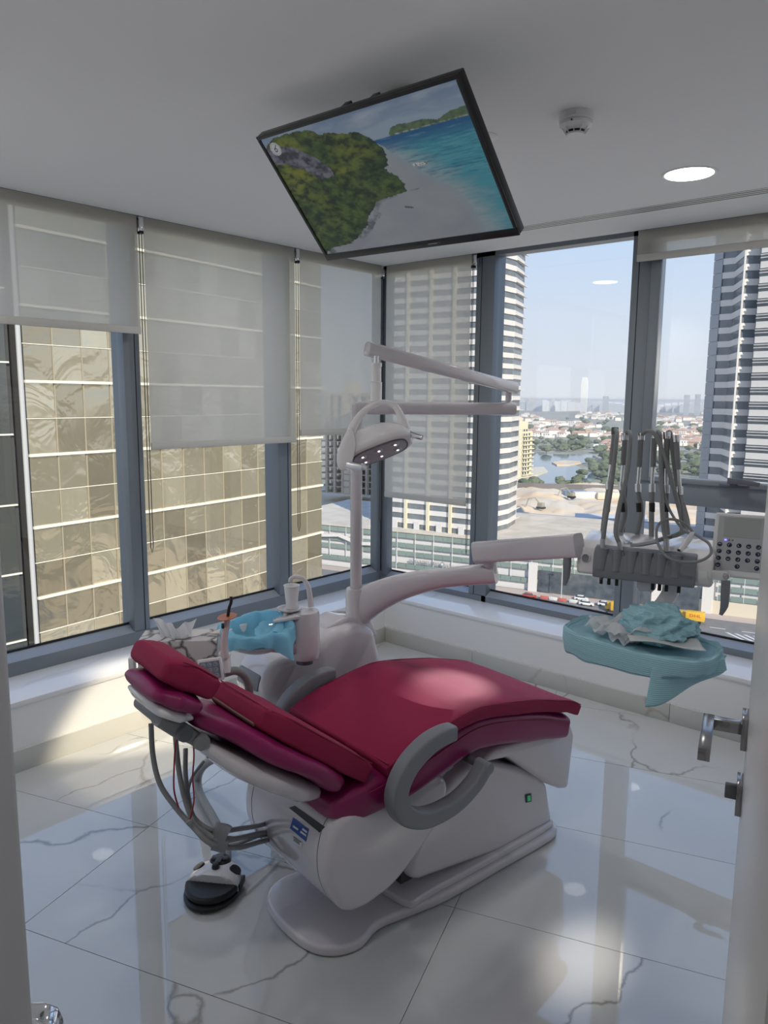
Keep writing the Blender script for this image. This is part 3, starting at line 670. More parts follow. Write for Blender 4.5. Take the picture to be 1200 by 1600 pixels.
# curved support arm from the collar
arm_px = [(556, 952, 2.98), (590, 932, 2.93), (630, 916, 2.87), (680, 905, 2.80), (730, 899, 2.74), (775, 896, 2.70)]
ap_ = catmull([PD(*a) for a in arm_px], 6); n_ = len(ap_)
obj('support_arm', G().rect_sweep(ap_, UP, [.070 - .034 * min(1, i / n_ * 1.6) for i in range(n_)], [.036 - .004 * i / n_ for i in range(n_)], 2.6, 24), pinkwhite, unit, smooth=True, angle=70)
jt = PD(766, 882, 2.70)
obj('arm_joint', G().lathe([(0, -.03), (.026, -.03), (.022, .012), (.014, .018), (.014, .036), (0, .036)], jt + UP * .002, UP, 24), pinkwhite, unit, smooth=True)
obj('joint_ring', G().lathe([(0, 0), (.0155, 0), (.0155, .010), (0, .010)], jt + UP * .028, UP, 20), mat('red_ring', (.25, .03, .04), .4), unit)
a0 = PD(745, 863, 2.70); a1 = PD(905, 852, 2.36)
obj('balance_arm', G().rect_sweep(catmull([a0, a0.lerp(a1, .5), a1], 4), UP, .038, .026, 5, 24), pinkwhite, unit, smooth=True, angle=60)
for x in (757, 766):
    p_ = PD(x, 874, 2.66); obj('screw', G().lathe([(0, 0), (.0045, 0), (.0045, .004), (0, .004)], p_, -Vector(ray(x, 874)), 10), dgrey, unit)

lamp = thing('dental_lamp', 'white dental operating light hanging from a folding arm on the column pole', 'lamp', polept(zc))
ztop = P(558, 638, 1, pole_y).z
ptop = PD(558, 640, 2.98); zt = ptop.z
obj('pole', G().lathe([(0, 0), (.0225, 0), (.0225, zt - zc + .02), (0, zt - zc + .02)], polept(zc), UP, 28), pinkwhite, lamp, smooth=True)
j2 = PD(797, 639, 2.93); l0 = polept(j2.z)
d_ = (j2 - l0).normalized()
obj('lower_arm', G().rect_sweep([l0 - d_ * .004, l0, j2, j2 + d_ * .02, j2 + d_ * .023], UP, [.024, .024, .024, .023, .015], [.021, .021, .021, .020, .012], 2.8, 20), pinkwhite, lamp, smooth=True, angle=60)
j3 = PD(795, 606, 2.93); s0 = PD(805, 607, 2.93); s1 = PD(574, 545, 2.52)
obj('elbow', G().lathe([(0, -.02), (.022, -.02), (.020, .022), (.016, .026), (.012, .030), (.012, .075), (0, .075)], Vector((j3.x, j3.y, j2.z)), UP, 20), pinkwhite, lamp, smooth=True)
d_ = (s1 - s0).normalized()
obj('spring_arm', G().rect_sweep([s0 - d_ * .004, s0, s1, s1 + d_ * .003], UP, [.018, .023, .024, .020], [.014, .019, .020, .016], 3, 20), pinkwhite, lamp, smooth=True, angle=60)
obj('arm_groove', G().rect_sweep([s0 + d_ * .06 + UP * .004 - FW * .0195, s1 - d_ * .03 + UP * .004 - FW * .0195], UP, .004, .0015, 4, 8), hose_m, lamp)
hp = PD(588, 560, 2.50)
def hz(py): return PD(588, py, 2.50).z
obj('neck_pin', G().lathe([(0, 0), (.008, 0), (.008, hz(556) - hz(575)), (0, hz(556) - hz(575))], Vector((hp.x, hp.y, hz(575))), UP, 14), chrome, lamp, smooth=True)
obj('neck', G().lathe([(0, 0), (.0195, 0), (.0195, hz(597) - hz(626)), (.0165, hz(596) - hz(626)), (.0165, hz(573) - hz(626)), (.019, hz(573) - hz(626)), (.019, hz(567) - hz(626)), (0, hz(567) - hz(626))], Vector((hp.x, hp.y, hz(626))), UP, 24), whitep, lamp, smooth=True)
# head : local frame, x along the long axis, z out of the back
hc_ = PD(592, 702, 2.46)
ex = (RT * .90 + UP * .36 - FW * .05).normalized()
ezv = (UP * .80 + FW * .52 - RT * .20)
LM = frame(hc_, ex, ezv)
def lg(): return G(LM)
def ell(a, b, e, n=32):
    return [(math.copysign(abs(math.cos(t)) ** (2 / e), math.cos(t)) * a, math.copysign(abs(math.sin(t)) ** (2 / e), math.sin(t)) * b) for t in [2 * math.pi * k / n for k in range(n)]]
def head_rings(spec):
    return [[Vector((x + sx, y, z - .0 * x)) for x, y in ell(a, b, e)] for a, b, e, z, sx in spec]
hd_ = obj('lamp_head', lg().loft(head_rings([(.104, .054, 3.2, -.012, 0), (.114, .066, 3, -.004, 0), (.118, .071, 2.6, .012, 0), (.112, .068, 2.4, .034, -.004), (.096, .058, 2.2, .056, -.008), (.066, .040, 2, .074, -.010), (.026, .016, 2, .082, -.010)])), whitep, lamp, smooth=True, angle=60)
obj('lens', lg().loft(head_rings([(.090, .043, 2.8, -.0165, 0), (.093, .046, 2.8, -.012, 0)])), mat('lamp_lens', (.34, .345, .35), .2, .2), hd_, smooth=True)
obj('lens_rim', lg().tube([Vector((x, y, -.0135)) for x, y in ell(.094, .047, 2.8)], .0026, 8, closed=True), dgrey, hd_, smooth=True)
silver_dull = mat('dull_reflector', (.42, .43, .44), .35, .5)
led = mat('led', (.9, .9, .9), .2, emis=(1, 1, 1, 1.6))
for x in (-.056, 0, .056):
    for y in (-.019, .019):
        obj('reflector', lg().lathe([(.013, -.0178), (.0145, -.0166), (.0, -.0164)], (x, y, 0), (0, 0, 1), 16), silver_dull, hd_, smooth=True)
        obj('led', lg().lathe([(0, -.0195), (.0042, -.0185), (.005, -.0170), (0, -.0170)], (x, y, 0), (0, 0, 1), 10), led, hd_)
# arch yoke over the head
yk = [PD(x, y, 2.45) for x, y in ((546, 690), (553, 664), (572, 640), (596, 629), (616, 634), (628, 655), (634, 676))]
yp = catmull(yk, 6); n_ = len(yp)
obj('yoke', G().rect_sweep(yp, -Vector(ray(590, 660)).normalized(), [.020 - .006 * math.sin(math.pi * i / n_) for i in range(n_)], [.009 + .009 * abs(1 - 2 * i / n_) ** 1.5 for i in range(n_)], 3, 16), whitep, lamp, smooth=True, angle=60)
wing = [PD(x, y, 2.40) for x, y in ((548, 668), (533, 690), (526, 712), (529, 733), (543, 734), (552, 716), (556, 692))]
obj('side_shell', G().prism(catmull(wing, 4, True), FW * .06), whitep, lamp, bevel=.012, bseg=3)
obj('handle', G().rect_sweep([PD(545, 727, 2.37), PD(556, 729, 2.35), PD(568, 730, 2.33)], UP, [.012, .012, .009], [.012, .013, .010], 5, 14), chrome, lamp, smooth=True)
obj('handle', G().rect_sweep([PD(632, 676, 2.46), PD(645, 680, 2.44), PD(660, 684, 2.43)], UP, [.011, .010, .007], [.010, .012, .010], 5, 14), chrome, lamp, smooth=True)

# ================================================================ CUSPIDOR
cd = 2.66
cb = PD(476, 1027, cd); ct = PD(478, 951, cd)
cus = thing('cuspidor', 'white enamel spittoon pillar with bowl, spout and cup rest beside the column', 'spittoon', cb)
hgt = ct.z - cb.z + .0
obj('pillar', G().lathe([(0, 0), (.048, 0), (.053, .006), (.054, .03), (.053, hgt - .012), (.050, hgt), (.0, hgt + .001)], cb, UP, 40), pinkwhite, cus, smooth=True)
obj('pillar_foot', G().lathe([(0, -.02), (.030, -.02), (.030, .001), (0, .001)], cb, UP, 28), dgrey, cus, smooth=True)
pr = PD(452, 962, cd); 
shelf_c = PD(452, 954, cd - .03)
obj('cup_rest', G().lathe([(0, 0), (.030, 0), (.042, .008), (.043, .013), (.036, .013), (.032, .006), (0, .006)], shelf_c - UP * .002, UP, 32), pinkwhite, cus, smooth=True)
obj('rest_lip', G().rect_sweep([PD(478, 958, cd), PD(455, 962, cd - .05), PD(436, 968, cd - .06), PD(428, 970, cd - .06)], RT * .2 + FW, [.045, .042, .030, .016], [.010, .009, .007, .005], 4, 16), pinkwhite, cus, smooth=True)
sp_ = catmull([PD(486, 948, cd), PD(484, 930, cd), PD(481, 915, cd), PD(473, 904, cd), PD(462, 901, cd), PD(454, 904, cd), PD(453, 910, cd)], 6); n_ = len(sp_)
obj('spout', G().tube(sp_, [.0105 - .0045 * min(1, i / n_ * 1.2) for i in range(n_)], 14), pinkwhite, cus, smooth=True)
obj('fill_nozzle', G().tube([PD(428, 966, cd - .06), PD(429, 976, cd - .07), PD(420, 977, cd - .08)], .0035, 8), chrome, cus, smooth=True)
bc = PD(402, 1008, cd - .10)
obj('bowl_arm', G().rect_sweep([cb + UP * .03, cb.lerp(bc, .5) + UP * .02, bc + UP * .005], UP, .022, .03, 4, 16), pinkwhite, cus, smooth=True)
obj('bowl', G().lathe([(.0, -.018), (.055, -.016), (.098, .004), (.104, .014), (.102, .018), (.094, .014), (.05, -.004), (0, -.008)], bc, UP, 40), pinkwhite, cus, smooth=True)
obj('bowl_rim', G().lathe([(.082, .014), (.090, .050), (.094, .052), (.094, .048), (.086, .012)], bc, UP, 40, False), whitep, cus, smooth=True)

cup_c = PD(456, 953, cd - .03) + UP * .006
cupt = thing('paper_cup', 'white disposable cup under the spout of the spittoon', 'cup', cup_c)
hc2 = PD(456, 914, cd - .03).z - PD(456, 953, cd - .03).z
obj('cup_wall', G().lathe([(0, 0), (.0185, 0), (.0265, hc2 * .93), (.0265, hc2 * .95), (.0245, hc2 * .94), (.0175, .002), (0, .002)], cup_c, UP, 32), mat('cup_plastic', (.75, .75, .76), .35, bump=(400, .03)), cupt, smooth=True)
obj('cup_rim', G().tube([cup_c + Vector((.0268 * math.cos(a), .0268 * math.sin(a), hc2 * .95)) for a in [2 * math.pi * k / 32 for k in range(32)]], .0015, 6, closed=True), MATS['cup_plastic'], cupt, smooth=True)

def cloth_mat(name, col, trans=.25, rough=.75, ridges=0):
    m, t, out = nodes_mat(name)
    b = t.nodes.new('ShaderNodeBsdfPrincipled'); b.inputs['Base Color'].default_value = (*col, 1); b.inputs['Roughness'].default_value = rough
    tl = t.nodes.new('ShaderNodeBsdfTranslucent'); tl.inputs[0].default_value = (*col, 1)
    mx = t.nodes.new('ShaderNodeMixShader'); mx.inputs[0].default_value = trans
    t.links.new(b.outputs[0], mx.inputs[1]); t.links.new(tl.outputs[0], mx.inputs[2]); t.links.new(mx.outputs[0], out.inputs[0])
    tcn = t.nodes.new('ShaderNodeTexCoord'); n = t.nodes.new('ShaderNodeTexNoise'); n.inputs['Scale'].default_value = 55; n.inputs['Detail'].default_value = 6
    t.links.new(tcn.outputs['Object'], n.inputs['Vector']); bp = t.nodes.new('ShaderNodeBump'); bp.inputs['Strength'].default_value = .35; bp.inputs['Distance'].default_value = .004
    if ridges:
        w = t.nodes.new('ShaderNodeTexWave'); w.inputs['Scale'].default_value = ridges; w.inputs['Distortion'].default_value = .6; w.bands_direction = 'Z'
        t.links.new(tcn.outputs['Object'], w.inputs['Vector']); ad = t.nodes.new('ShaderNodeMath'); ad.operation = 'ADD'; t.links.new(w.outputs[0], ad.inputs[0]); t.links.new(n.outputs[0], ad.inputs[1]); t.links.new(ad.outputs[0], bp.inputs['Height'])
    else: t.links.new(n.outputs[0], bp.inputs['Height'])
    t.links.new(bp.outputs[0], b.inputs['Normal']); t.links.new(bp.outputs[0], tl.inputs['Normal']); return m
teal = cloth_mat('teal_drape', (.38, .64, .73), .12, ridges=55)
sky_b = cloth_mat('bright_blue_bib', (.32, .68, .86), .45, ridges=0)
tissue_m = cloth_mat('tissue_paper', (.80, .80, .82), .45)
# blue bib draped over the bowl
NU, NV = 96, 22
def bib(u, v):
    a = 2 * math.pi * u
    rr = [0.015, .055, .080, .092, .100, .112, .116, .113]
    zz = [.012, .010, .022, .055, .064, .056, .036, .020]
    t_ = v * (len(rr) - 1); i = min(int(t_), len(rr) - 2); f_ = t_ - i
    r_ = rr[i] * (1 - f_) + rr[i + 1] * f_; z = zz[i] * (1 - f_) + zz[i + 1] * f_
    fold = math.sin(a * 9 + 1.2 * math.sin(a * 3)) * .006 * v + noise.noise(Vector((math.cos(a) * 2.2, math.sin(a) * 2.2, v * 2))) * .02 * v
    sq = 1 + .13 * abs(math.sin(2 * a + .6)) * v          # square sheet: corners stick out
    r_ = (r_ + fold) * sq
    cr = max(0, math.sin(2 * (a + .55))) ** 6
    if v > .72: z -= (v - .72) * .20 * cr; r_ += .012 * cr
    z += noise.noise(Vector((math.cos(a) * 3, math.sin(a) * 3, v * 3 + 5))) * .016 * min(1, v * 2)
    back = max(0, (Vector((math.cos(a), math.sin(a), 0))).dot(FW)) 
    if .45 < v: z += .022 * back * (1 - abs(v - .6) * 2)
    return bc + Vector((r_ * math.cos(a), r_ * math.sin(a), z + .004))
t = thing('blue_bib', 'bright blue disposable bib draped into the spittoon bowl', 'bib', bc)
obj('sheet', G().grid(bib, NU, NV, True), sky_b, t, smooth=True, angle=180)
fc_ = PD(432, 962, cd - .12)
def flap(u, v):
    b0 = PD(405 + 42 * u, 965 + 10 * u - 6 * u * u, cd - .02); b1 = PD(420 + 22 * u, 955 + 4 * u + 30 * u, cd - .08)
    p_ = PD(398 + 45 * u, 984 - 32 * u * (1 - v) + 8 * v, cd - .02 - .10 * v); p_.z += .012 * math.sin(u * 7 + v * 3); return p_
obj('raised_fold', G().grid(flap, 10, 8), sky_b, t, smooth=True)

# ================================================================ ASSISTANT SIDE: TISSUES, CURING LIGHT, KEYPAD
ad_ = 2.30
A0 = PD(214, 1008, ad_ - .02); A1 = PD(338, 996, ad_ + .0)
zbx = PD(338, 1052, ad_).z
bx_x = Vector((A1.x - A0.x, A1.y - A0.y, 0)); wd_ = bx_x.length; bx_x.normalize(); bx_y = Vector((-bx_x.y, bx_x.x, 0))
asst = thing('assistant_arm', 'grey assistant instrument arm with a keypad behind the headrest', 'instrument arm', PD(360, 1060, ad_))
obj('tray', G().rect_sweep([A0 - bx_x * .01 + bx_y * .06, A1 + bx_x * .03 + bx_y * .06], bx_y, .075, .006, 8, 16) if False else G().cbox(((A0 + A1) / 2) * 1 + bx_y * .06 + UP * (zbx - (A0.z + A1.z) / 2 - .007), (wd_ / 2 + .015, .075, .006), Matrix((bx_x, bx_y, UP)).transposed()), whitep, asst, bevel=.004)
box_m = marble('marble_print_card', (.60, .57, .575), (.05, .045, .045), 17, .085, .35, 1.0, soft=(.52, .49, .495), mask=(.30, .40))
hb = (A0.z + A1.z) / 2 - zbx
tb_ = thing('tissue_box', 'marble print tissue box standing behind the headrest', 'tissue box', ((A0 + A1) / 2) + UP * (zbx - (A0.z + A1.z) / 2))
bcn = (A0 + A1) / 2 + bx_y * .06
R3b = Matrix((bx_x, bx_y, UP)).transposed()
obj('carton', G().cbox(Vector((bcn.x, bcn.y, zbx + hb / 2)), (wd_ / 2, .06, hb / 2), R3b), box_m, tb_, bevel=.002)
obj('opening', G().lathe([(0, 0), (.035, 0), (.035, .0008), (0, .0008)], Vector((bcn.x, bcn.y, zbx + hb)), UP, 24), tissue_m, tb_)
def tis(u, v):
    x = (u - .5) * .130 * (.66 + .34 * v); s_ = u - .5
    z = .058 * v * (.62 + .75 * abs(s_) + .07 * math.sin(u * 17 + 1))
    y = .012 * math.sin(u * 8) * (1 - v * .3) + .010 * math.sin(u * 23 + v * 4) + .014 * v * math.sin(u * 5 + 1)
    return Vector((bcn.x, bcn.y, zbx + hb)) + bx_x * (x - .012) + bx_y * (y - .02) + UP * z
obj('tissue', G().grid(tis, 40, 14), tissue_m, tb_, smooth=True, angle=180)
# keypad
kq = [PD(x, y, ad_ - .06) for x, y in ((311, 1037), (340, 1033), (345, 1057), (318, 1062))]
kn = (kq[1] - kq[0]).cross(kq[3] - kq[0]).normalized(); kn = kn if kn.dot(Vector(CAM) - kq[0]) > 0 else -kn
kx = (kq[1] - kq[0]).normalized(); ky = kn.cross(kx); kc = sum(kq, Vector()) / 4
kp = obj('keypad', G().cbox(kc - kn * .008, (.036, .034, .008), Matrix((kx, ky, kn)).transposed()), whitep, asst, bevel=.003)
obj('key_field', G().cbox(kc + kn * .0002, (.030, .026, .0006), Matrix((kx, ky, kn)).transposed()), mat('key_field', (.20, .24, .30), .3), kp)
for i in range(3):
    for j in range(3):
        obj('key', G().lathe([(0, .0016), (.0062, .0016), (.0068, 0), (0, 0)], kc + kx * (.018 * (i - 1)) + ky * (.0165 * (j - 1)) + kn * .0006, kn, 14), mat('key_grey', (.33, .38, .42), .35), kp)
        obj('key_mark', G().tube([kc + kx * (.018 * (i - 1) + .0032 * math.cos(a)) + ky * (.0165 * (j - 1) + .0032 * math.sin(a)) + kn * .0024 for a in [k * .9 + j for k in range(5)]], .0006, 5), black, kp)
obj('holder_arm', G().tube(catmull([PD(350, 1052, ad_), PD(368, 1048, ad_ + .02), PD(382, 1056, ad_ + .04), PD(389, 1075, ad_ + .06), PD(388, 1100, ad_ + .08)], 6), .013, 14), hose_m, asst, smooth=True)
obj('arm_tube', G().tube([PD(388, 1095, ad_ + .08), PD(425, 1110, ad_ + .25), PD(470, 1110, 2.9)], .018, 14), pinkwhite, asst, smooth=True)
hl = PD(354, 1026, ad_)
obj('holder', G().rect_sweep([PD(343, 1020, ad_), PD(354, 1024, ad_), PD(356, 1050, ad_)], FW, .015, [.007, .012, .009], 4, 14), whitep, asst, smooth=True)
obj('side_clip', G().cbox(PD(207, 1040, ad_), (.008, .02, .03), R3b), whitep, asst, bevel=.003)
cu = thing('curing_light', 'pale pink cordless curing light with orange shield standing in the holder', 'curing light', PD(354, 1025, ad_))
rod = catmull([PD(352, 1028, ad_ - .01), PD(350, 1000, ad_ - .01), PD(354, 975, ad_ - .01), PD(355, 965, ad_ - .01)], 5); n_ = len(rod)
obj('body', G().tube(rod, [.0125 - .004 * i / n_ for i in range(n_)], 16), mat('pearl_pink', (.55, .47, .49), .2, coat=.5), cu, smooth=True)
obj('shield', G().lathe([(0, 0), (.0295, 0), (.0300, .001), (.0295, .002), (0, .002)], PD(355, 964, ad_ - .01), (UP - FW * .12 - RT * .12), 32), mat('orange_shield', (.42, .15, .09), .2), cu, smooth=True)
obj('light_guide', G().tube(catmull([PD(356, 963, ad_ - .01), PD(358, 950, ad_ - .01), PD(361, 941, ad_ - .01), PD(361, 932, ad_ - .01)], 4), .0048, 12), black, cu, smooth=True)
obj('button', G().cbox(PD(348, 978, ad_ - .024), (.0035, .003, .008)), black, cu, bevel=.001)

# ================================================================ HOSES AND CORDS
def hp_(x, y, d): return PD(x, y, d)
GH = 'grey hoses hanging in a bundle below the headrest'
hs = [('thin grey hose hanging furthest left below the headrest', [(236, 1130, 2.1), (239, 1180, 2.08), (250, 1225, 2.05), (275, 1262, 2.02), (300, 1290, 2.0), (330, 1318, 2.0), (372, 1324, 2.12), (412, 1314, 2.32), (475, 1300, 2.6)], .0075),
      ('grey hose hanging between the two red cords', [(274, 1150, 2.15), (279, 1200, 2.12), (288, 1245, 2.08), (303, 1285, 2.03), (322, 1302, 2.02), (350, 1313, 2.04), (412, 1301, 2.32), (475, 1290, 2.6)], .0075),
      ('grey hose hanging right of the red cords', [(290, 1170, 2.18), (290, 1210, 2.14), (295, 1250, 2.09), (305, 1280, 2.05), (335, 1298, 2.04), (380, 1294, 2.15), (412, 1288, 2.32), (475, 1270, 2.6)], .0070),
      ('thin grey hose curving under the backrest shell', [(318, 1190, 2.25), (300, 1215, 2.18), (294, 1240, 2.12), (300, 1268, 2.08), (318, 1294, 2.05), (350, 1308, 2.06), (412, 1306, 2.32), (475, 1292, 2.6)], .0045)]
for lab, pts, r_ in hs: cable('hose', lab, [hp_(*p) for p in pts], r_, hose_m, GH)
cl = obj('hose_clamp', G().rect_sweep([PD(333, 1304, 2.02), PD(350, 1307, 2.03), PD(354, 1309, 2.03)], UP, .034, .016, 3, 16).rect_sweep([PD(333, 1316, 2.02), PD(354, 1321, 2.03)], UP, .020, .014, 3, 16), slate, None, smooth=True)
tag(cl, 'dark grey plastic clamp holding the hose bundle above the foot pedal', 'clamp')
obj_ = obj('supply_hose', G().tube(catmull([P(338, 1183, 2, .30), P(318, 1196, 2, .18), P(309, 1215, 2, .06), P(312, 1240, 2, .022), P(335, 1282, 2, .022), P(352, 1318, 2, .03), P(354, 1345, 2, .03)], 8), .017, 12), mat('ribbed_hose', (.26, .27, .275), .5, bump=(120, .3)), None, smooth=True)
tag(obj_, 'thick grey supply hose lying on the floor behind the foot pedal', 'hose')
obj_ = obj('pedal_cord', G().tube(catmull([P(352, 1338, 2, .03), P(350, 1318, 2, .05), P(372, 1318, 2, .10), P(420, 1300, 2, .08), P(450, 1290, 2, .05)], 8), .006, 10), hose_m, None, smooth=True)
tag(obj_, 'grey cord running from the foot pedal to the chair base', 'cord')
red = mat('red_cord', (.30, .01, .02), .35)
cable('red_cord', 'left of the two thin red cords looped under the headrest', [hp_(*p) for p in ((283, 1145, 2.05), (275, 1160, 2.03), (272, 1200, 2.0), (272, 1235, 1.98), (279, 1262, 1.98))], .0022, red, 'thin red cords under the headrest', seg=6)
cable('red_cord', 'right of the two thin red cords looped under the headrest', [hp_(*p) for p in ((288, 1145, 2.05), (300, 1156, 2.0), (303, 1180, 1.98), (301, 1215, 1.97), (303, 1250, 1.97), (297, 1280, 1.98))], .0022, red, 'thin red cords under the headrest', seg=6)
tag(obj('cord_clip', G().tube([PD(291, 1286, 1.98), PD(304, 1278, 1.98)], .004, 8), hose_m), 'small grey clip at the end of the right red cord', 'clip')

# ================================================================ DELIVERY UNIT
DL = PD(900, 895, 2.38); DR = PD(1112, 917, 2.20)
ex = Vector((DR.x - DL.x, DR.y - DL.y, 0)); DW = ex.length; DMx = frame(DL, ex, UP)
# local: x right, y away from viewer, z up
def L(v): return DMx @ Vector(v)
def dg(): return G(DMx)
du = thing('delivery_unit', 'white and grey instrument table on the balance arm in front of the window', 'instrument table', M=DMx)
prof = [(0, .0), (.0, .055), (.012, .082), (.05, .096), (.17, .112), (.20, .105), (.21, .06), (.20, .0), (.10, -.012)]
obj('housing', dg().prism([Vector((0, y, z)) for y, z in prof], Vector((DW, 0, 0))), whitep, du, bevel=.010, bseg=3)
pprof = [(-.016, -.004), (-.020, .030), (-.012, .070), (.004, .088), (.030, .094), (.034, .080), (.02, -.004)]
pad_ = obj('holder_strip', dg().prism([Vector((DW * .135, y, z)) for y, z in pprof], Vector((DW * .75, 0, 0))), slate, du, bevel=.006, bseg=3)
xs = [DW * k for k in (.205, .315, .425, .535, .64, .745)]
for x in xs:
    obj('groove', dg().lathe([(0, .0), (.013, .0), (.016, .05), (.017, .066), (0, .066)], (x, -.012, .022), (0, .12, 1), 18), slate, pad_, smooth=True)
obj('end_panel', dg().prism([Vector((DW * .975, -.0035, .012)), Vector((DW * .90, -.0035, .012)), Vector((DW * .90, -.0035, .05)), Vector((DW * .965, -.0035, .05))], Vector((0, .004, 0))), whitem, du, bevel=.002)
em = obj('emblem', dg().lathe([(0, .002), (.013, .002), (.014, 0), (0, 0)], (.028, -.002, .052), (0, -1, .2), 24), slate, du, smooth=True)
obj('emblem_ring', dg().tube([Vector((.028 + .013 * math.cos(a), -.0035, .052 + .013 * math.sin(a))) for a in [2 * math.pi * k / 24 for k in range(24)]], .0022, 6, closed=True), whitep, em, smooth=True)
for s_, px, py in ((0, 883, 865), (1, 1140, 888)):
    hx = -.030 if s_ == 0 else DW + .036; z_ = .070 if s_ == 0 else .038
    hb_ = obj('handle_bracket', dg().cbox(Vector((hx * .5 + (0 if s_ == 0 else DW * .5), .012, z_)), (.022, .010, .014)), whitep, du, bevel=.004)
    obj('screw', dg().lathe([(0, .004), (.008, .003), (.010, 0), (0, 0)], (hx, .0, z_ + .002), (0, -1, 0), 16), chrome, hb_, smooth=True)
    gp = [Vector((hx, .004, z_ - .012)), Vector((hx + .001, .0, z_ - .05)), Vector((hx + .001, -.003, z_ - .085)), Vector((hx - .006 + (.004 if s_ == 0 else 0), -.008, z_ - .112))]
    obj('grip', dg().rect_sweep(catmull(gp, 4), Vector((0, 1, 0)), lerpseq([.013, .012, .011, .005], 4), lerpseq([.0125, .0125, .011, .005], 4), 3, 14), slate, hb_, smooth=True)
obj('camera_box', dg().rect_sweep([Vector((DW * .52, .06, -.005)), Vector((DW * .52, .06, -.035)), Vector((DW * .52, .06, -.045))], Vector((1, 0, 0)), [.030, .028, .020], [.022, .02, .014], 5, 16), whitep, du, smooth=True)
for x in (.19, .25, .31, .58, .63, .68, .77):
    obj('hose_socket', dg().lathe([(0, -.03), (.0055, -.03), (.0055, 0), (0, 0)], (DW * x, .02, .0), (0, 0, 1), 10), black, du)
td = obj('tray_arm', G().rect_sweep(catmull([L((DW * .72, .08, -.01)), L((DW * .68, .08, -.06)), L((DW * .60, .06, -.12)), L((DW * .58, .05, -.17))], 4), ex.normalized(), .024, .012, 5, 14), whitep, du, smooth=True)
# keypad panel on the right end
kx0 = PD(1119, 806, 2.22); KX = ex.normalized(); kM = frame(PD(1156, 852, 2.20), KX, (UP * .93 - DMx.to_3x3() @ Vector((0, -.35, 0))))
def kg(): return G(kM)
kb = obj('control_panel', kg().cbox((0, .012, 0), (.073, .012, .094)), whitem, du, bevel=.006, bseg=3)
obj('panel_face', kg().cbox((.004, -.0008, .004), (.066, .0012, .080)), mat('panel_grey', (.42, .43, .45), .4), kb, bevel=.0008)
obj('screen', kg().cbox((.002, -.0024, .051), (.048, .0008, .029)), mat('lcd_grey', (.36, .38, .37), .25), kb)
obj('indicator_lamp', kg().cbox((-.039, -.0028, .012), (.003, .001, .002)), mat('blue_lamp', (.1, .1, .8), .3, emis=(.15, .15, 1, 3)), kb)
for k in range(2): obj('indicator', kg().cbox((-.029 + .009 * k, -.0026, .012), (.0022, .001, .0018)), dgrey, kb)
navy = mat('navy_button', (.012, .014, .05), .3)
for r_ in range(4):
    for c_ in range(5):
        if r_ == 3 and c_ in (1, 3): continue
        pz = (-.053 + .0255 * c_, -.0022, -.002 - .0205 * r_)
        b_ = obj('button', kg().lathe([(0, .0015), (.0060, .0012), (.0068, 0), (0, 0)], pz, (0, -1, 0), 16), navy, kb, smooth=True)
        obj('button_mark', kg().tube([Vector((pz[0] + .0028 * math.cos(a), -.0040, pz[2] + .0028 * math.sin(a))) for a in [(c_ + r_) + k * .8 for k in range(5)]], .00055, 5), label_white, kb)

# six whip arms with hoses and hand instruments
tops = [(961, 672), (977, 681), (1002, 681), (1023, 678), (1042, 679), (1056, 684)]
mids = [(951, 756), (971, 757), (997, 760), (1019, 760), (1041, 762), (1062, 764)]
bots = [(942, 832), (968, 836), (995, 838), (1018, 838), (1043, 836), (1074, 826)]
knee = [(945, 805), (977, 800), (1002, 800), (1018, 800), (1040, 800), (1073, 812)]
def wd(i): return 2.40 - .028 * i
for i in range(6):
    dpt = wd(i) + .10
    w_ = obj('whip_arm', G().tube(catmull([PD(*bots[i], dpt), PD(*knee[i], dpt), PD(mids[i][0], mids[i][1] + 8, dpt)], 5), .0085, 12), hose_m, du, smooth=True)
    obj('whip_joint', G().tube([PD(mids[i][0], mids[i][1] + 9, dpt), PD(mids[i][0], mids[i][1] - 4, dpt)], .0105, 14), chrome, w_, smooth=True)
    obj('whip_sleeve', G().tube([PD(mids[i][0] + (knee[i][0] - mids[i][0]) * .25, 786, dpt), PD(mids[i][0] + (knee[i][0] - mids[i][0]) * .42, 800, dpt)], .0095, 12), black, w_, smooth=True)
    k_ = (tops[i][0] - mids[i][0]) / (tops[i][1] - mids[i][1])
    yk = mids[i][1] - 32; xk = mids[i][0] + k_ * -32
    obj('whip_rod', G().tube([PD(mids[i][0], mids[i][1] - 3, dpt), PD(xk, yk, dpt)], .0062, 12), chrome, w_, smooth=True)
    obj('whip_tube', G().tube([PD(xk, yk + 2, dpt), PD(*tops[i], dpt)], .0088, 12), hose_m, w_, smooth=True)
    obj('whip_head', G().tube([PD(tops[i][0] - k_ * -5, tops[i][1] + 7, dpt), PD(tops[i][0], tops[i][1] - 4, dpt)], .0115, 12), chrome if i != 0 else dgrey, w_, smooth=True)
GI = 'hand instruments hanging on the instrument table'
silver = mat('brushed_silver', (.55, .56, .58), .28, .9)
def instr(name, label, hose_pts, body=None, hose_r=.0068):
    b0 = PD(*hose_pts[0]); t = thing(name, label, 'dental instrument', b0, GI)
    obj('hose', G().tube(catmull([PD(*p) for p in hose_pts], 7), hose_r, 12), hose_m, t, smooth=True)
    return t
D = 2.33
t = instr('scaler_handpiece', 'silver handpiece with long needle tip, leftmost on the instrument table', [(961, 670, 2.5), (964, 676, 2.46), (962, 700, 2.42), (955, 760, 2.37), (946, 815, D), (942, 846, D)])
obj('handle', G().tube([PD(942, 842, D), PD(941, 872, D)], .0075, 14), silver, t, smooth=True)
obj('tip_nut', G().lathe([(0, 0), (.0085, .001), (.009, .012), (.004, .018), (0, .018)], PD(940.5, 884, D), UP, 16), whitem, t, smooth=True)
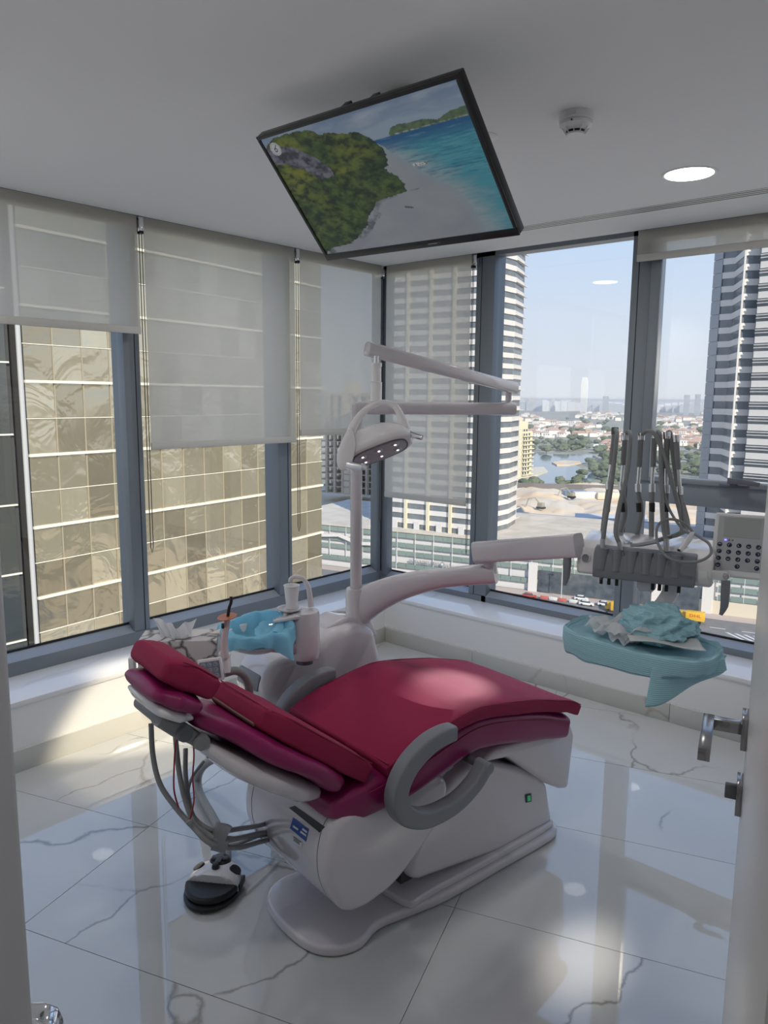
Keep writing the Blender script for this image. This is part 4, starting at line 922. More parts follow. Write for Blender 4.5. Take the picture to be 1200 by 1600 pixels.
obj('needle', G().tube([PD(940, 882, D), PD(939.5, 892, D), PD(939, 906, D)], [.0042, .0022, .0012], 8), slate, t, smooth=True)
t = instr('turbine_handpiece', 'handpiece in the second groove with its hose bent over the whip arm', [(977, 680, 2.48), (983, 675, 2.44), (985, 690, 2.40), (980, 740, 2.36), (968, 790, 2.32), (962, 830, 2.30), (968, 850, 2.30)])
obj('handle', G().tube([PD(967, 846, 2.30), PD(972, 866, 2.30)], [.0075, .0055], 14), silver, t, smooth=True)
obj('head', G().lathe([(0, 0), (.0055, 0), (.0055, .012), (0, .012)], PD(973, 869, 2.30), UP, 12), slate, t, smooth=True)
t = instr('water_syringe', 'chrome syringe lying flat on top of the instrument table', [(1002, 680, 2.44), (1012, 674, 2.42), (1024, 680, 2.38), (1040, 720, 2.36), (1060, 790, 2.34), (1066, 826, 2.34), (1055, 836, 2.32), (1036, 842, 2.30), (1022, 846, 2.29)])
obj('handle', G().tube([PD(1026, 846, 2.29), PD(1000, 851, 2.28), PD(985, 852, 2.28)], [.0075, .0065, .0055], 14), silver, t, smooth=True)
obj('lever', G().cbox(PD(982, 848, 2.27), (.011, .006, .005), DMx.to_3x3()), chrome, t, bevel=.002)
t = instr('low_speed_motor', 'handpiece pushed into the fourth groove under a hanging hose', [(1023, 678, 2.44), (1029, 675, 2.41), (1032, 690, 2.38), (1033, 760, 2.34), (1036, 820, 2.28), (1041, 845, 2.26)])
obj('handle', G().tube([PD(1041, 842, 2.26), PD(1042, 862, 2.26)], [.0085, .0075], 14), silver, t, smooth=True)
t = instr('contra_angle_handpiece', 'handpiece with a hose falling straight behind the looped one', [(1042, 678, 2.42), (1047, 676, 2.40), (1050, 700, 2.38), (1060, 770, 2.36), (1073, 822, 2.32), (1062, 834, 2.30), (1050, 838, 2.30)])
t = instr('white_scaler', 'white handpiece lying on the table with its thin hose looped around it', [(1038, 700, 2.40), (1036, 760, 2.36), (1046, 796, 2.32), (1066, 826, 2.27), (1082, 834, 2.24), (1078, 826, 2.24), (1062, 814, 2.24), (1040, 812, 2.25), (1027, 824, 2.25), (1027, 846, 2.22), (1040, 868, 2.18), (1064, 878, 2.16), (1092, 877, 2.15), (1110, 866, 2.16), (1108, 850, 2.19), (1094, 840, 2.22), (1081, 832, 2.24)], hose_r=.0042)
obj('handle', G().tube([PD(1083, 833, 2.24), PD(1072, 848, 2.23), PD(1062, 861, 2.22)], [.0085, .0095, .0065], 16), whitep, t, smooth=True)
obj('nozzle', G().lathe([(0, 0), (.005, 0), (.005, .006), (0, .006)], PD(1061, 861, 2.22), UP, 12), black, t)

# tray with drape, glove, crumpled sheet and pouch
TCt = PD(1000, 1000, 2.22)
TE = Vector((PD(1090, 1010, 2.10) - PD(905, 978, 2.34))); TE.z = 0; TE.normalize(); TM = frame(Vector((TCt.x, TCt.y, PD(1000, 1000, 2.22).z)), TE, UP)
tt = thing('instrument_tray', 'steel tray hidden under a teal drape below the instrument table', 'tray', M=TM)
def tg(): return G(TM)
obj('tray_plate', tg().cbox((0, 0, -.02), (.175, .095, .004)), chrome, tt, bevel=.003)
obj('tray_rim', tg().tube([Vector((x, y, -.008)) for x, y in ((-.17, -.09), (.17, -.09), (.17, .09), (-.17, .09))], .004, 8, closed=True), chrome, tt)
tdp = thing('teal_drape', 'teal ribbed sheet wrapped around the instrument tray with a tail hanging on the right', 'drape', M=TM)
def drape(u, v):
    a = 2 * math.pi * u
    e = 3.4; cx_, cy_ = math.cos(a), math.sin(a)
    X_ = math.copysign(abs(cx_) ** (2 / e), cx_); Y_ = math.copysign(abs(cy_) ** (2 / e), cy_)
    rr = [0, .6, .93, 1.0, 1.03, 1.035, 1.01]; zz = [-.006, -.006, -.002, .006, .0, -.026, -.056]
    t_ = v * 6; i = min(int(t_), 5); f_ = t_ - i; r_ = rr[i] * (1 - f_) + rr[i + 1] * f_; z = zz[i] * (1 - f_) + zz[i + 1] * f_
    x, y = X_ * .213 * r_, Y_ * .125 * r_
    if v > .5:
        z += (v - .5) * .022 * math.sin(a * 1.3 + .4) + .004 * math.sin(a * 11) * v
        fr = max(0, -Y_); z += -.012 * fr * (v - .5) * 2 * (1 - abs(x / .22) ** 2)
    lf = max(0, -x / .21); z += .016 * lf * min(1, v * 2) - (.030 * max(0, Y_) + .02 * max(0, X_)) * max(0, v - .5) * -1.0
    z += .005 * noise.noise(Vector((x * 22, y * 22, 3)))
    return Vector((x, y, z))
obj('sheet', tg().grid(drape, 110, 26, True), teal, tdp, smooth=True, angle=180, solid=.0012)
def tail(u, v):   # u across, v down
    x = .095 + .115 * u + .020 * v * u + .020 * u * u; y = -.127 - .010 * v - .02 * u * (1 - v) + .17 * u ** 1.5
    ln = .075 * (1 - .15 * abs(u - .2)) + .02 * (1 - u)
    z = .004 - v * (.120 * (1 - u) ** .8 + .030) + .006 * math.sin(u * 9 + v * 2) * v - .006 * u
    if v < .2: y += (.2 - v) * .12
    return Vector((x - .012 * v, y - .010 * math.sin(u * 7) * v, z))
obj('tail', tg().grid(tail, 24, 16), teal, tdp, smooth=True, angle=180, solid=.0012)
# crumpled ball of the same sheet
def crump(name, label, cat, c, R, m, seed, amp, fr=3.2, fl=(1, 1, 1), res=5, M=TM):
    bm = bmesh.new(); bmesh.ops.create_icosphere(bm, subdivisions=res, radius=1)
    sd = Vector((seed, seed * .7, -seed))
    for v in bm.verts:
        d_ = v.co.normalized(); q = d_ * fr + sd
        n1 = noise.noise(q); n2 = noise.noise(q * 2.3 + sd); n3 = noise.noise(q * 5 + sd)
        k = 1 + amp * (abs(n1) * -1.6 + .5 + .55 * (.4 - abs(n2)) + .22 * (.3 - abs(n3)))
        v.co = Vector((d_.x * R * fl[0], d_.y * R * fl[1], d_.z * R * fl[2])) * k
    me = bpy.data.meshes.new(name); bm.to_mesh(me); bm.free(); me.materials.append(m)
    o = bpy.data.objects.new(name, me); COL.objects.link(o); o.matrix_world = M @ Matrix.Translation(Vector(c))
    for p in me.polygons: p.use_smooth = True
    me.set_sharp_from_angle(angle=math.radians(140)); tag(o, label, cat); return o
crump('crumpled_sheet', 'crumpled ball of teal sheet lying on the draped tray', 'sheet', (.045, .015, .050), .088, teal, 3.3, .42, 1.5, (1.05, .8, .60), 6)
glove_m = cloth_mat('clear_film', (.88, .88, .90), .55, .25)
gt = thing('plastic_gloves', 'crumpled translucent plastic gloves on the left half of the draped tray', 'gloves', M=TM @ Matrix.Translation(Vector((-.09, .0, .03))))
gr_ = random.Random(5)
for k in range(9):
    c0 = Vector((-.115 + .020 * k + gr_.uniform(-.01, .01), gr_.uniform(-.045, .05), .022 + .010 * math.sin(k))); ph = gr_.uniform(0, 6); a_ = gr_.uniform(-1, 1); w0 = gr_.uniform(.035, .06)
    def sheet(u, v, c0=c0, ph=ph, a_=a_, w0=w0):
        x = (u - .5) * w0 * 2.0; y = (v - .5) * w0 * 1.5; z = .020 * math.sin(u * 5 + ph) * math.cos(v * 6 + ph) + .016 * noise.noise(Vector((u * 4 + ph, v * 4, ph))) + .018 * u * (1 if k % 2 else -.2)
        return c0 + Matrix.Rotation(a_, 3, 'Z') @ Vector((x, y, z))
    obj('glove_fold', tg().grid(sheet, 16, 14), glove_m, gt, smooth=True, angle=180)
po = thing('paper_pouch', 'flat white paper pouch under the crumpled sheet on the tray', 'pouch', M=TM)
def pouch(u, v):
    p_ = Vector((.02, -.115, .016)) + Vector((.19, .055, .004)) * u + Vector((-.055, .075, .006)) * v; p_.z += .004 * math.sin(u * 6) + .003 * math.sin(v * 5 + u * 3) + .012; return p_
obj('paper', tg().grid(pouch, 18, 8), mat('pouch_paper', (.55, .57, .58), .5), po, smooth=True, angle=180, solid=.0016)

# ================================================================ TV SCREEN
tvq = [(402, 213), (718, 113), (812, 366), (512, 406)]
rr_ = [Vector(ray(*a)) / FPX for a in tvq]
M3 = np.array([[rr_[1][i], -rr_[2][i], rr_[3][i]] for i in range(3)]); kb_, kc_, kd_ = np.linalg.solve(M3, np.array(rr_[0]))
e1 = float(kb_) * rr_[1] - rr_[0]; sc_ = .755 / e1.length
TV = [Vector(CAM) + rr_[0] * sc_, Vector(CAM) + rr_[1] * (sc_ * float(kb_)), Vector(CAM) + rr_[2] * (sc_ * float(kc_)), Vector(CAM) + rr_[3] * (sc_ * float(kd_))]
tx = (TV[1] - TV[0]).normalized(); ty = (TV[0] - TV[3]); ty = (ty - tx * ty.dot(tx)).normalized(); tn = tx.cross(ty)
if tn.dot(Vector(CAM) - TV[0]) < 0: tn = -tn
tvw, tvh = (TV[1] - TV[0]).length, (TV[0] - TV[3]).length
tcn_ = sum(TV, Vector()) / 4
TVM = Matrix((tx, ty, tx.cross(ty))).transposed().to_4x4(); TVM.translation = tcn_
sg = 1 if (TVM.to_3x3() @ Vector((0, 0, 1))).dot(tn) > 0 else -1
tv = thing('television', 'wall screen showing a tropical beach, hanging tilted from the ceiling', 'television', M=TVM)
def vg(): return G(TVM)
bz = .011
obj('casing', vg().box((-tvw / 2, -tvh / 2, min(-.028 * sg, -.001 * sg)), (tvw / 2, tvh / 2, max(-.028 * sg, -.001 * sg))), black, tv, bevel=.004)
for a, b in (((-tvw / 2, -tvh / 2), (tvw / 2, -tvh / 2 + .022)), ((-tvw / 2, tvh / 2 - bz), (tvw / 2, tvh / 2)), ((-tvw / 2, -tvh / 2 + .0225), (-tvw / 2 + bz, tvh / 2 - bz - .0005)), ((tvw / 2 - bz, -tvh / 2 + .0225), (tvw / 2, tvh / 2 - bz - .0005))):
    obj('bezel', vg().box((a[0], a[1], 0), (b[0], b[1], .006 * sg) if sg > 0 else (b[0], b[1], .006)), black, tv, bevel=.001)
# the picture on the screen, painted into a fine grid
NX, NY = 380, 214
x0, x1, y0_, y1_ = -tvw / 2 + bz, tvw / 2 - bz, -tvh / 2 + .022, tvh / 2 - bz
vs = [(x0 + (x1 - x0) * i / NX, y0_ + (y1_ - y0_) * j / NY, .002 * sg) for j in range(NY + 1) for i in range(NX + 1)]
fs = [(j * (NX + 1) + i, j * (NX + 1) + i + 1, (j + 1) * (NX + 1) + i + 1, (j + 1) * (NX + 1) + i) for j in range(NY) for i in range(NX)]
me = bpy.data.meshes.new('picture'); me.from_pydata(vs, [], fs)
def interp(x, pts):
    if x <= pts[0][0]: return pts[0][1]
    for (a, b), (c, d_) in zip(pts, pts[1:]):
        if x <= c: return b + (d_ - b) * (x - a) / (c - a)
    return pts[-1][1]
def mixc(a, b, t): t = max(0, min(1, t)); return tuple(p + (q - p) * t for p, q in zip(a, b))
def N(x, y, s): return noise.noise(Vector((x * s, y * s, 1.7)))
jungle = [(0, .91), (.08, .95), (.20, .97), (.25, .90), (.30, .86), (.36, .84), (.43, .80), (.50, .74), (.545, .66), (.555, .58), (.545, .50), (.57, .46), (.63, .40)]  # top silhouette x->y
def fbm(x, y, s_, n=4):
    a, t = 1, 0
    for k in range(n): t += a * noise.noise(Vector((x * s_, y * s_, 1.7 + k))); s_ *= 2.1; a *= .55
    return t
def paint(u, v):   # u right, v up, 0..1 : beach, jungle and sea
    hor = .788
    cl = fbm(u * .6, v * 1.8, 5)
    c = mixc((.30, .38, .48), (.15, .22, .36), (v - hor) / (1 - hor) * .9 + cl * .8)
    c = mixc(c, (.46, .52, .58), max(0, cl) * .8)
    hill = interp(u, [(.60, hor), (.642, .801), (.66, .832), (.694, .845), (.746, .832), (.811, .834), (.865, .806), (.90, .822), (.934, .838), (1.0, .846)]) + .004 * N(u, 0, 40)
    if u > .64 and hor - .012 < v < hill:
        c = mixc((.05, .10, .07), (.13, .19, .09), .5 + fbm(u, v, 34))
        if v < hor + .006: c = mixc(c, (.45, .47, .46), max(0, N(u, v, 70) + .3))
    if v < hor - .004:
        dpt = hor - v
        shore = interp(v, [(0, .885), (.074, .879), (.191, .865), (.319, .834), (.44, .758), (.562, .682), (.663, .622), (.721, .595), (.788, .547)]) + .006 * N(u, v, 9)
        if u > shore:
            k = (u - shore)
            c = mixc((.30, .37, .40), (.06, .30, .38), k / .14 + fbm(u, v * 3, 8) * .35)
            c = mixc(c, (.012, .10, .27), max(0, min(1, 1.25 - dpt / .10)))
            rip = fbm(u * .8, v * 5, 16)
            c = mixc(c, (.02, .13, .24), .85 * max(0, rip + .1) * (1 if dpt < .35 else .3))
            c = mixc(c, (.20, .42, .48), .6 * max(0, -rip - .15) * (1 if dpt < .4 else .2))
        else:
            c = mixc((.33, .35, .38), (.27, .29, .33), .5 + fbm(u, v, 5) * .6)
            c = mixc(c, (.24, .36, .40), max(0, 1 - (shore - u) / .05) * .5)
            c = mixc(c, (.38, .40, .42), max(0, .10 - dpt) * 5)
        if abs(v - .560 + (u - .715) * .1) < .010 and abs(u - .716) < .034: c = (.55, .57, .58) if N(u, v, 120) > -.25 else (.13, .16, .18)
        if abs(v - .275 + (u - .576) * .4) < .006 and abs(u - .576) < .020: c = (.07, .09, .09)
    top = interp(u, [(0, .93), (.06, .975), (.183, .99), (.258, .97), (.318, .921), (.41, .889), (.513, .862), (.551, .80), (.584, .724), (.60, .68)]) + .012 * fbm(u, v, 30, 3)
    right = interp(v, [(0, .0), (.05, .05), (.064, .185), (.12, .25), (.201, .321), (.25, .355), (.304, .385), (.36, .43), (.375, .50), (.394, .61), (.45, .605), (.504, .593), (.54, .57), (.585, .548), (.60, .575), (.673, .592), (.74, .585), (.80, .553), (.87, .53), (1, .5)]) + .014 * fbm(u, v, 26, 3)
    if u < right and v < top:
        n1 = fbm(u, v, 22, 5)
        palm = math.sin(math.atan2(N(u, v, 13), N(u + 7, v, 13)) * 6 + N(u, v, 60) * 3) * .5
        g0 = mixc((.010, .026, .012), (.075, .13, .030), .45 + n1 * .85 + palm * .22)
        g0 = mixc(g0, (.20, .21, .025), max(0, N(u + 3, v, 6) + .12) * 1.5 * (1 if v > .62 else (.5 if u < .2 else .15)) * max(0, .55 + n1))
        c = mixc(g0, (.012, .028, .014), max(0, (u - right + .05) / .08) * .6)
        cx_ = interp(u, [(0, .86), (.06, .86), (.14, .80), (.20, .72), (.27, .66), (.30, .62)]); rw_ = interp(u, [(0, .06), (.06, .075), (.14, .085), (.20, .10), (.25, .075), (.285, .02)])
        if abs(v - cx_) < rw_ + .02 * N(u, v, 18) and u < .285:
            vn = noise.noise(Vector((u * 22, v * 15, 0))); vr_ = noise.noise(Vector((u * 60, v * 45, 3)))
            c = mixc((.035, .038, .06), (.19, .19, .24), .45 + vn * 1.1 + vr_ * .7)
    elif u < right + .055 and v < .40 and v < top: c = mixc(c, (.12, .13, .16), .75 * max(0, .3 + fbm(u, v, 24)) * 1.4)
    dx_ = (u - .052) * 1.75; dd_ = math.hypot(dx_, v - .905)
    if dd_ < .050:
        c = (.55, .58, .60)
        if abs(dd_ - .040) < .003: c = (.35, .38, .40)
        if abs(math.hypot(dx_, v - .897) - .013) < .004: c = (.04, .05, .06)
        if abs(dx_ - (v - .910) * .8) < .004 and .910 < v < .932: c = (.04, .05, .06)
    return tuple(x * .92 for x in c)
cols = np.ones(((NY + 1) * (NX + 1), 4), np.float32); k = 0
for j in range(NY + 1):
    for i in range(NX + 1):
        cols[k, :3] = paint(i / NX if sg > 0 else i / NX, j / NY); k += 1
ca = me.color_attributes.new('Col', 'FLOAT_COLOR', 'POINT'); ca.data.foreach_set('color', cols.ravel())
pm, t_, out_ = nodes_mat('screen_picture')
b = t_.nodes.new('ShaderNodeBsdfPrincipled'); b.inputs['Base Color'].default_value = (.02, .02, .02, 1); b.inputs['Roughness'].default_value = .25
at_ = t_.nodes.new('ShaderNodeAttribute'); at_.attribute_name = 'Col'; t_.links.new(at_.outputs['Color'], b.inputs['Emission Color']); b.inputs['Emission Strength'].default_value = .42
t_.links.new(b.outputs[0], out_.inputs[0]); me.materials.append(pm)
so = bpy.data.objects.new('screen', me); COL.objects.link(so); so.parent = tv
for px, py in ((543, 164), (587, 151)):
    ro, rd = TVM.inverted() @ Vector(CAM), TVM.to_3x3().inverted() @ Vector(ray(px, py)); q = ro + rd * ((-.045 * sg - ro.z) / rd.z)
    z0, z1 = sorted((-.03 * sg, -.055 * sg)); obj('mount_rail', vg().box((q.x - .010, -.10, z0), (q.x + .010, q.y + .004, z1)), black, tv, bevel=.002)
    obj('mount_hook', vg().box((q.x - .012, q.y - .004, z0), (q.x + .012, q.y + .006, z1 + .012)), black, tv, bevel=.002)
back = tcn_ - tn * .08
obj('ceiling_bracket', G().cbox(Vector((back.x + .02, back.y + .03, (H + back.z) / 2)), (.030, .030, (H - back.z) / 2)), whitem, tv, bevel=.004)
obj('ceiling_plate', G().cbox(Vector((back.x + .02, back.y + .03, H - .012)), (.055, .045, .0115)), whitem, tv, bevel=.003)
obj('maker_mark', vg().box((.065, -tvh / 2 + .009, .006), (.099, -tvh / 2 + .0125, .0064)).tube([Vector((.104, -tvh / 2 + .015, .0064)), Vector((.107, -tvh / 2 + .008, .0064)), Vector((.111, -tvh / 2 + .015, .0064))], .0008, 5), hose_m, tv)

# ================================================================ CHROME STOOL CORNER AT LOWER LEFT
c1 = P(86, 1583, 2, .68); c0 = P(36, 1585, 2, .68)
st = thing('visitor_chair', 'chrome armrest corner of a visitor chair at the lower left edge of the picture', 'chair', Vector((c0.x, c0.y, 0)))
dv = (c0 - c1); dv.z = 0; dv.normalize()
fr_ = [Vector((c1.x, c1.y, .0)) + UP * .0125, Vector((c1.x, c1.y, .655)), Vector((c1.x, c1.y, .672)) + dv * .006, Vector((c1.x, c1.y, .68)) + dv * .022, Vector((c1.x, c1.y, .68)) + dv * .34, Vector((c1.x, c1.y, .672)) + dv * .352, Vector((c1.x, c1.y, .655)) + dv * .358, Vector((c1.x, c1.y, .0125)) + dv * .358]
sd = Vector((-dv.y, dv.x, 0))
obj('frame', G().rect_sweep(fr_, sd, .018, .006, 6, 14), chrome, st, smooth=True, angle=50)
# ================================================================ OUTSIDE
GZ = -60.0
def AZ(px, dist, z=GZ):
    d = Vector(ray(px, 620)); d.z = 0; d.normalize(); return Vector((CAM[0] + d.x * dist, CAM[1] + d.y * dist, z))
def GP_(x, y, z=GZ): return P(x, y, 2, z)
ground_m = mat('city_ground', (.24, .25, .19), .9, var=(.02, (.36, .33, .26)))
sand_m = mat('sand', (.68, .51, .33), .95, var=(.06, (.62, .56, .47)), bump=(.35, 1.0, 8))
asphalt = mat('asphalt', (.17, .17, .175), .9, var=(.3, (.20, .195, .19)))
paving = mat('pink_paving', (.46, .39, .35), .9)
beige_m = mat('beige_stone', (.62, .56, .45), .85)
conc_l = mat('pale_concrete', (.60, .60, .60), .8)
cream = mat('cream_render', (.66, .60, .44), .85)
winglass = mat('dark_window_band', (.050, .065, .085), .22, spec=.7, var=(.5, (.09, .11, .13)))
winglass2 = mat('blue_window', (.10, .16, .22), .15, spec=.8, var=(.3, (.17, .23, .30)))
spand = mat('white_spandrel', (.66, .64, .62), .6)
green_gl = mat('green_glass', (.19, .25, .23), .12, spec=.9, island=.25)
leaf = mat('tree_foliage', (.085, .115, .07), .9, var=(.35, (.14, .165, .10)))
water = mat('lake_water', (.10, .17, .22), .08, spec=.8, bump=(.6, .12))
struct(obj('ground', G().add([(-9000, -300, GZ - .6), (3000, -300, GZ - .6), (3000, 9500, GZ - .6), (-9000, 9500, GZ - .6)], [(0, 1, 2, 3)]), ground_m))
def flatpoly(name, px, z0, th, m, st=True):
    g = G().prism([GP_(x, y, z0) for x, y in px], (0, 0, th)); o = obj(name, g, m)
    return struct(o) if st else o
# lake with island, and shore walk
tag(flatpoly('lake', [(780, 733), (790, 757), (830, 758), (880, 757), (925, 752), (940, 742), (915, 735), (900, 728), (935, 716), (925, 711), (850, 710), (800, 706)], GZ - .5, .4, water, False), 'blue lake behind the construction ground', 'lake')
tag(flatpoly('sand_island', [(862, 724), (880, 721), (905, 722), (908, 725), (890, 728), (870, 728)], GZ - .3, 1.2, sand_m, False), 'small sandy island in the lake', 'island')
flatpoly('shore_walk', [(780, 750), (808, 748), (840, 744), (856, 738), (850, 731), (800, 733)], GZ - .3, 1.0, beige_m)
# sand lot with mounds
o_ = GP_(900, 800); ux = (GP_(1000, 800) - GP_(800, 800)).normalized(); uy = Vector((-ux.y, ux.x, 0))
def lot(u, v):
    p = o_ + ux * (-230 + 460 * u) + uy * (-90 + 225 * v)
    h = abs(noise.noise(p * .03)) * 7 + abs(noise.noise(p * .11)) * 2.6 + noise.noise(p * .4) * .5
    return Vector((p.x, p.y, GZ - .4 + max(0, h) * min(1, 8 * v) * min(1, 8 * (1 - v))))
struct(obj('sand_lot', G().grid(lot, 150, 90), sand_m, None, smooth=True, angle=35))
wp = obj('site_fence', G().prism([GP_(760, 764), GP_(985, 771), GP_(985, 771) + Vector((.5, .5, 0)), GP_(760, 764) + Vector((.5, .5, 0))], (0, 0, 5)), mat('fence_dark', (.16, .15, .15), .9)); tag(wp, 'long dark site fence between the lake and the sand', 'fence')
# roads
fa, fb = GP_(900, 932), GP_(1140, 962); fd = (fb - fa).normalized(); fn_ = Vector((fd.y, -fd.x, 0))   # fn_ points towards the viewer
def FP(s, off, z): return fa + fd * s + fn_ * off + Vector((0, 0, z - GZ))
def strip(name, o0, o1, z, m, s0=-260, s1=260): return struct(obj(name, G().prism([FP(s0, o0, z), FP(s1, o0, z), FP(s1, o1, z), FP(s0, o1, z)], (0, 0, .12)), m))
strip('pavement', 0, 6, GZ - .05, paving); strip('road', 6, 24, GZ - .12, asphalt); strip('verge', 24, 33, GZ - .04, paving); strip('road', 33, 62, GZ - .12, asphalt); strip('forecourt', 62, 190, GZ - .1, beige_m)
lane = mat('road_marking', (.62, .62, .60), .7)
lm = G()
for k in range(40): lm.prism([FP(-160 + k * 8, 14.8, GZ + .02), FP(-156 + k * 8, 14.8, GZ + .02), FP(-156 + k * 8, 15.2, GZ + .02), FP(-160 + k * 8, 15.2, GZ + .02)], (0, 0, .03))
for k in range(26): lm.prism([FP(44 + k * 2.2, 18, GZ + .02), FP(44.9 + k * 2.2, 18, GZ + .02), FP(49 + k * 2.2, 23, GZ + .02), FP(48 + k * 2.2, 23, GZ + .02)], (0, 0, .03))
struct(obj('road_markings', lm, lane))

# ---- podium building with green glass rows
pod = thing('podium_building', 'long low building with rows of green glass and a sign, across the road', 'building', fa)
PZ_ = -44.5
s0, s1 = -118, 88
obj('core', G().prism([FP(s0, -.6, GZ), FP(s1, -.6, GZ), FP(s1, -62, GZ), FP(s0, -62, GZ)], (0, 0, PZ_ - GZ - .2)), conc_l, pod)
obj('roof_slab', G().prism([FP(s0, .25, PZ_ - .35), FP(s1, .25, PZ_ - .35), FP(s1, -62, PZ_ - .35), FP(s0, -62, PZ_ - .35)], (0, 0, .5)), mat('roof_paving', (.60, .55, .48), .9, var=(.15, (.50, .46, .40))), pod)
obj('base_wall', G().prism([FP(-9, .3, GZ), FP(s1, .3, GZ), FP(s1, -.5, GZ), FP(-9, -.5, GZ)], (0, 0, 4.0)), beige_m, pod)
pr_ = random.Random(3)
cw = 3.45; ncol = int((s1 - s0) / cw); pm_ = bpy.data.meshes.new('pane')
pane_g = G().box((0, -.08, 0), (cw - .12, .0, 1.55)); pane_meshes = None
RM = Matrix((fd, -fn_, UP)).transposed().to_4x4()
rows = [-46.7, -50.1, -53.0, -55.8, -57.4]
base_o = None
for r_, z in enumerate(rows):
    for c_ in range(ncol):
        s = s0 + c_ * cw
        if (z < -57 and s > -9) or (-56 < z < -55 and s < -9) or (z < -52 and 10 < s < 38): continue
        if base_o is None:
            Mq = RM.copy(); Mq.translation = FP(s, .1, z); base_o = obj('pane', G().box((0, -.08, 0), (cw - .12, .0, 1.6)), green_gl, None)
            me_ = base_o.data; bpy.data.objects.remove(base_o)
            base_o = True
        o = bpy.data.objects.new('pane', me_); COL.objects.link(o); o.parent = pod; Mq = RM.copy(); Mq.translation = FP(s, .1, z) - fa; o.matrix_basis = Mq
    g1, g2, g3 = G(), G(), G()
    ra, rz = (s0, -9) if z < -57 else ((-9, s1) if z < -55 else (s0, s1))
    def seg(g, sa, sb, za, zb, off):
        if sb <= sa: return g.prism([FP(sa, off, za), FP(sb, off, za), FP(sb, -.55, za), FP(sa, -.55, za)], (0, 0, zb - za))
    seg(g1, ra, rz, z + 1.65, z + 1.80, .35)
    seg(g1, ra, rz, z - 1.15, z - 1.03, .22)
    for c_ in range(ncol):
        sa, sb = max(ra, s0 + c_ * cw + .1), min(rz, s0 + (c_ + 1) * cw - .05)
        seg(g3 if c_ % 4 == (1 if s0 + c_ * cw < 20 else 3) else g2, sa, sb, z - 1.0, z - .06, .04)
    obj('ledge', g1, spand, pod); obj('dark_louvres', g2, winglass, pod)['kind'] = 'stuff'; obj('white_inserts', g3, spand, pod)['kind'] = 'stuff'
g1 = G(); seg(g1, s0, s1, -48.2, -47.6, .25); seg(g1, s0, -9, -55.2, -53.75, .28); seg(g1, s0, s1, -45.0, -44.6, .2); obj('white_band', g1, spand, pod)
for s in [s0 + 6.9 * k for k in range(30)]:
    if s < s1: obj('fin', G().prism([FP(s - .10, .26, -56), FP(s + .04, .26, -56), FP(s + .04, 0, -56), FP(s - .10, 0, -56)], (0, 0, 11.2)), spand, pod)
for s in (-14, 14, 24, 38): obj('pier', G().prism([FP(s - 1.4, .8, GZ), FP(s + 1.4, .8, GZ), FP(s + 1.4, -.4, GZ), FP(s - 1.4, -.4, GZ)], (0, 0, 9.5)), spand, pod)
for a, b in ((-12, 12), (15.8, 22.2), (26, 36)): obj('shopfront', G().prism([FP(a, .55, GZ + .3), FP(b, .55, GZ + .3), FP(b, -.3, GZ + .3), FP(a, -.3, GZ + .3)], (0, 0, 7.0)), winglass, pod)
# sign on the white band
def onf(px, py):
    d = Vector(ray(px, py)); t = (fa + fn_ * .4 - Vector(CAM)).dot(fn_) / d.dot(fn_); return Vector(CAM) + d * t
pa, pb = onf(639, 881.5), onf(686, 885.5)
SM = Matrix((fd, UP, fn_)).transposed().to_4x4()
sign_m = mat('sign_letters', (.22, .23, .25), .5)
def sgn(name, body, a, b, h):
    m = SM.copy(); m.translation = (a + b) / 2 - fa; m.translation.z = (a.z + b.z) / 2 - fa.z
    return text(name, body, h, m, sign_m, pod, .05, width=(b - a).length)
for n_, b_, xa, xb in (('sign_text', 'MAZAYA BUSINESS AVENUE', 639, 686), ('sign_text', '\u0645\u0632\u0627\u064a\u0627 \u0628\u0632\u0646\u0633 \u0623\u0641\u064a\u0646\u064a\u0648', 696, 730)):
    a_ = onf(xa, 884); b2_ = onf(xb, 884); a_.z = b2_.z = -54.5
    sgn(n_, b_, a_, b2_, 1.25)
ec = onf(691, 885); ec.z = -54.5
for k, r_ in enumerate((1.0, .55)):
    obj('sign_emblem', G().prism([ec + fd * (r_ * x) + UP * (r_ * z) for x, z in ((-1, 0), (0, -1), (1, 0), (0, 1))], fn_ * (.08 + .06 * k)), sign_m if k == 0 else spand, pod)
# zigzag coping seen through the left corner window
cpz = [onf(500, 838), onf(530, 838), onf(560, 851), onf(590, 852), onf(604, 862)]
for a, b in zip(cpz, cpz[1:]): obj('ramp_coping', G().prism([a, b, b + UP * 1.1, a + UP * 1.1], fn_ * .8), spand, pod)

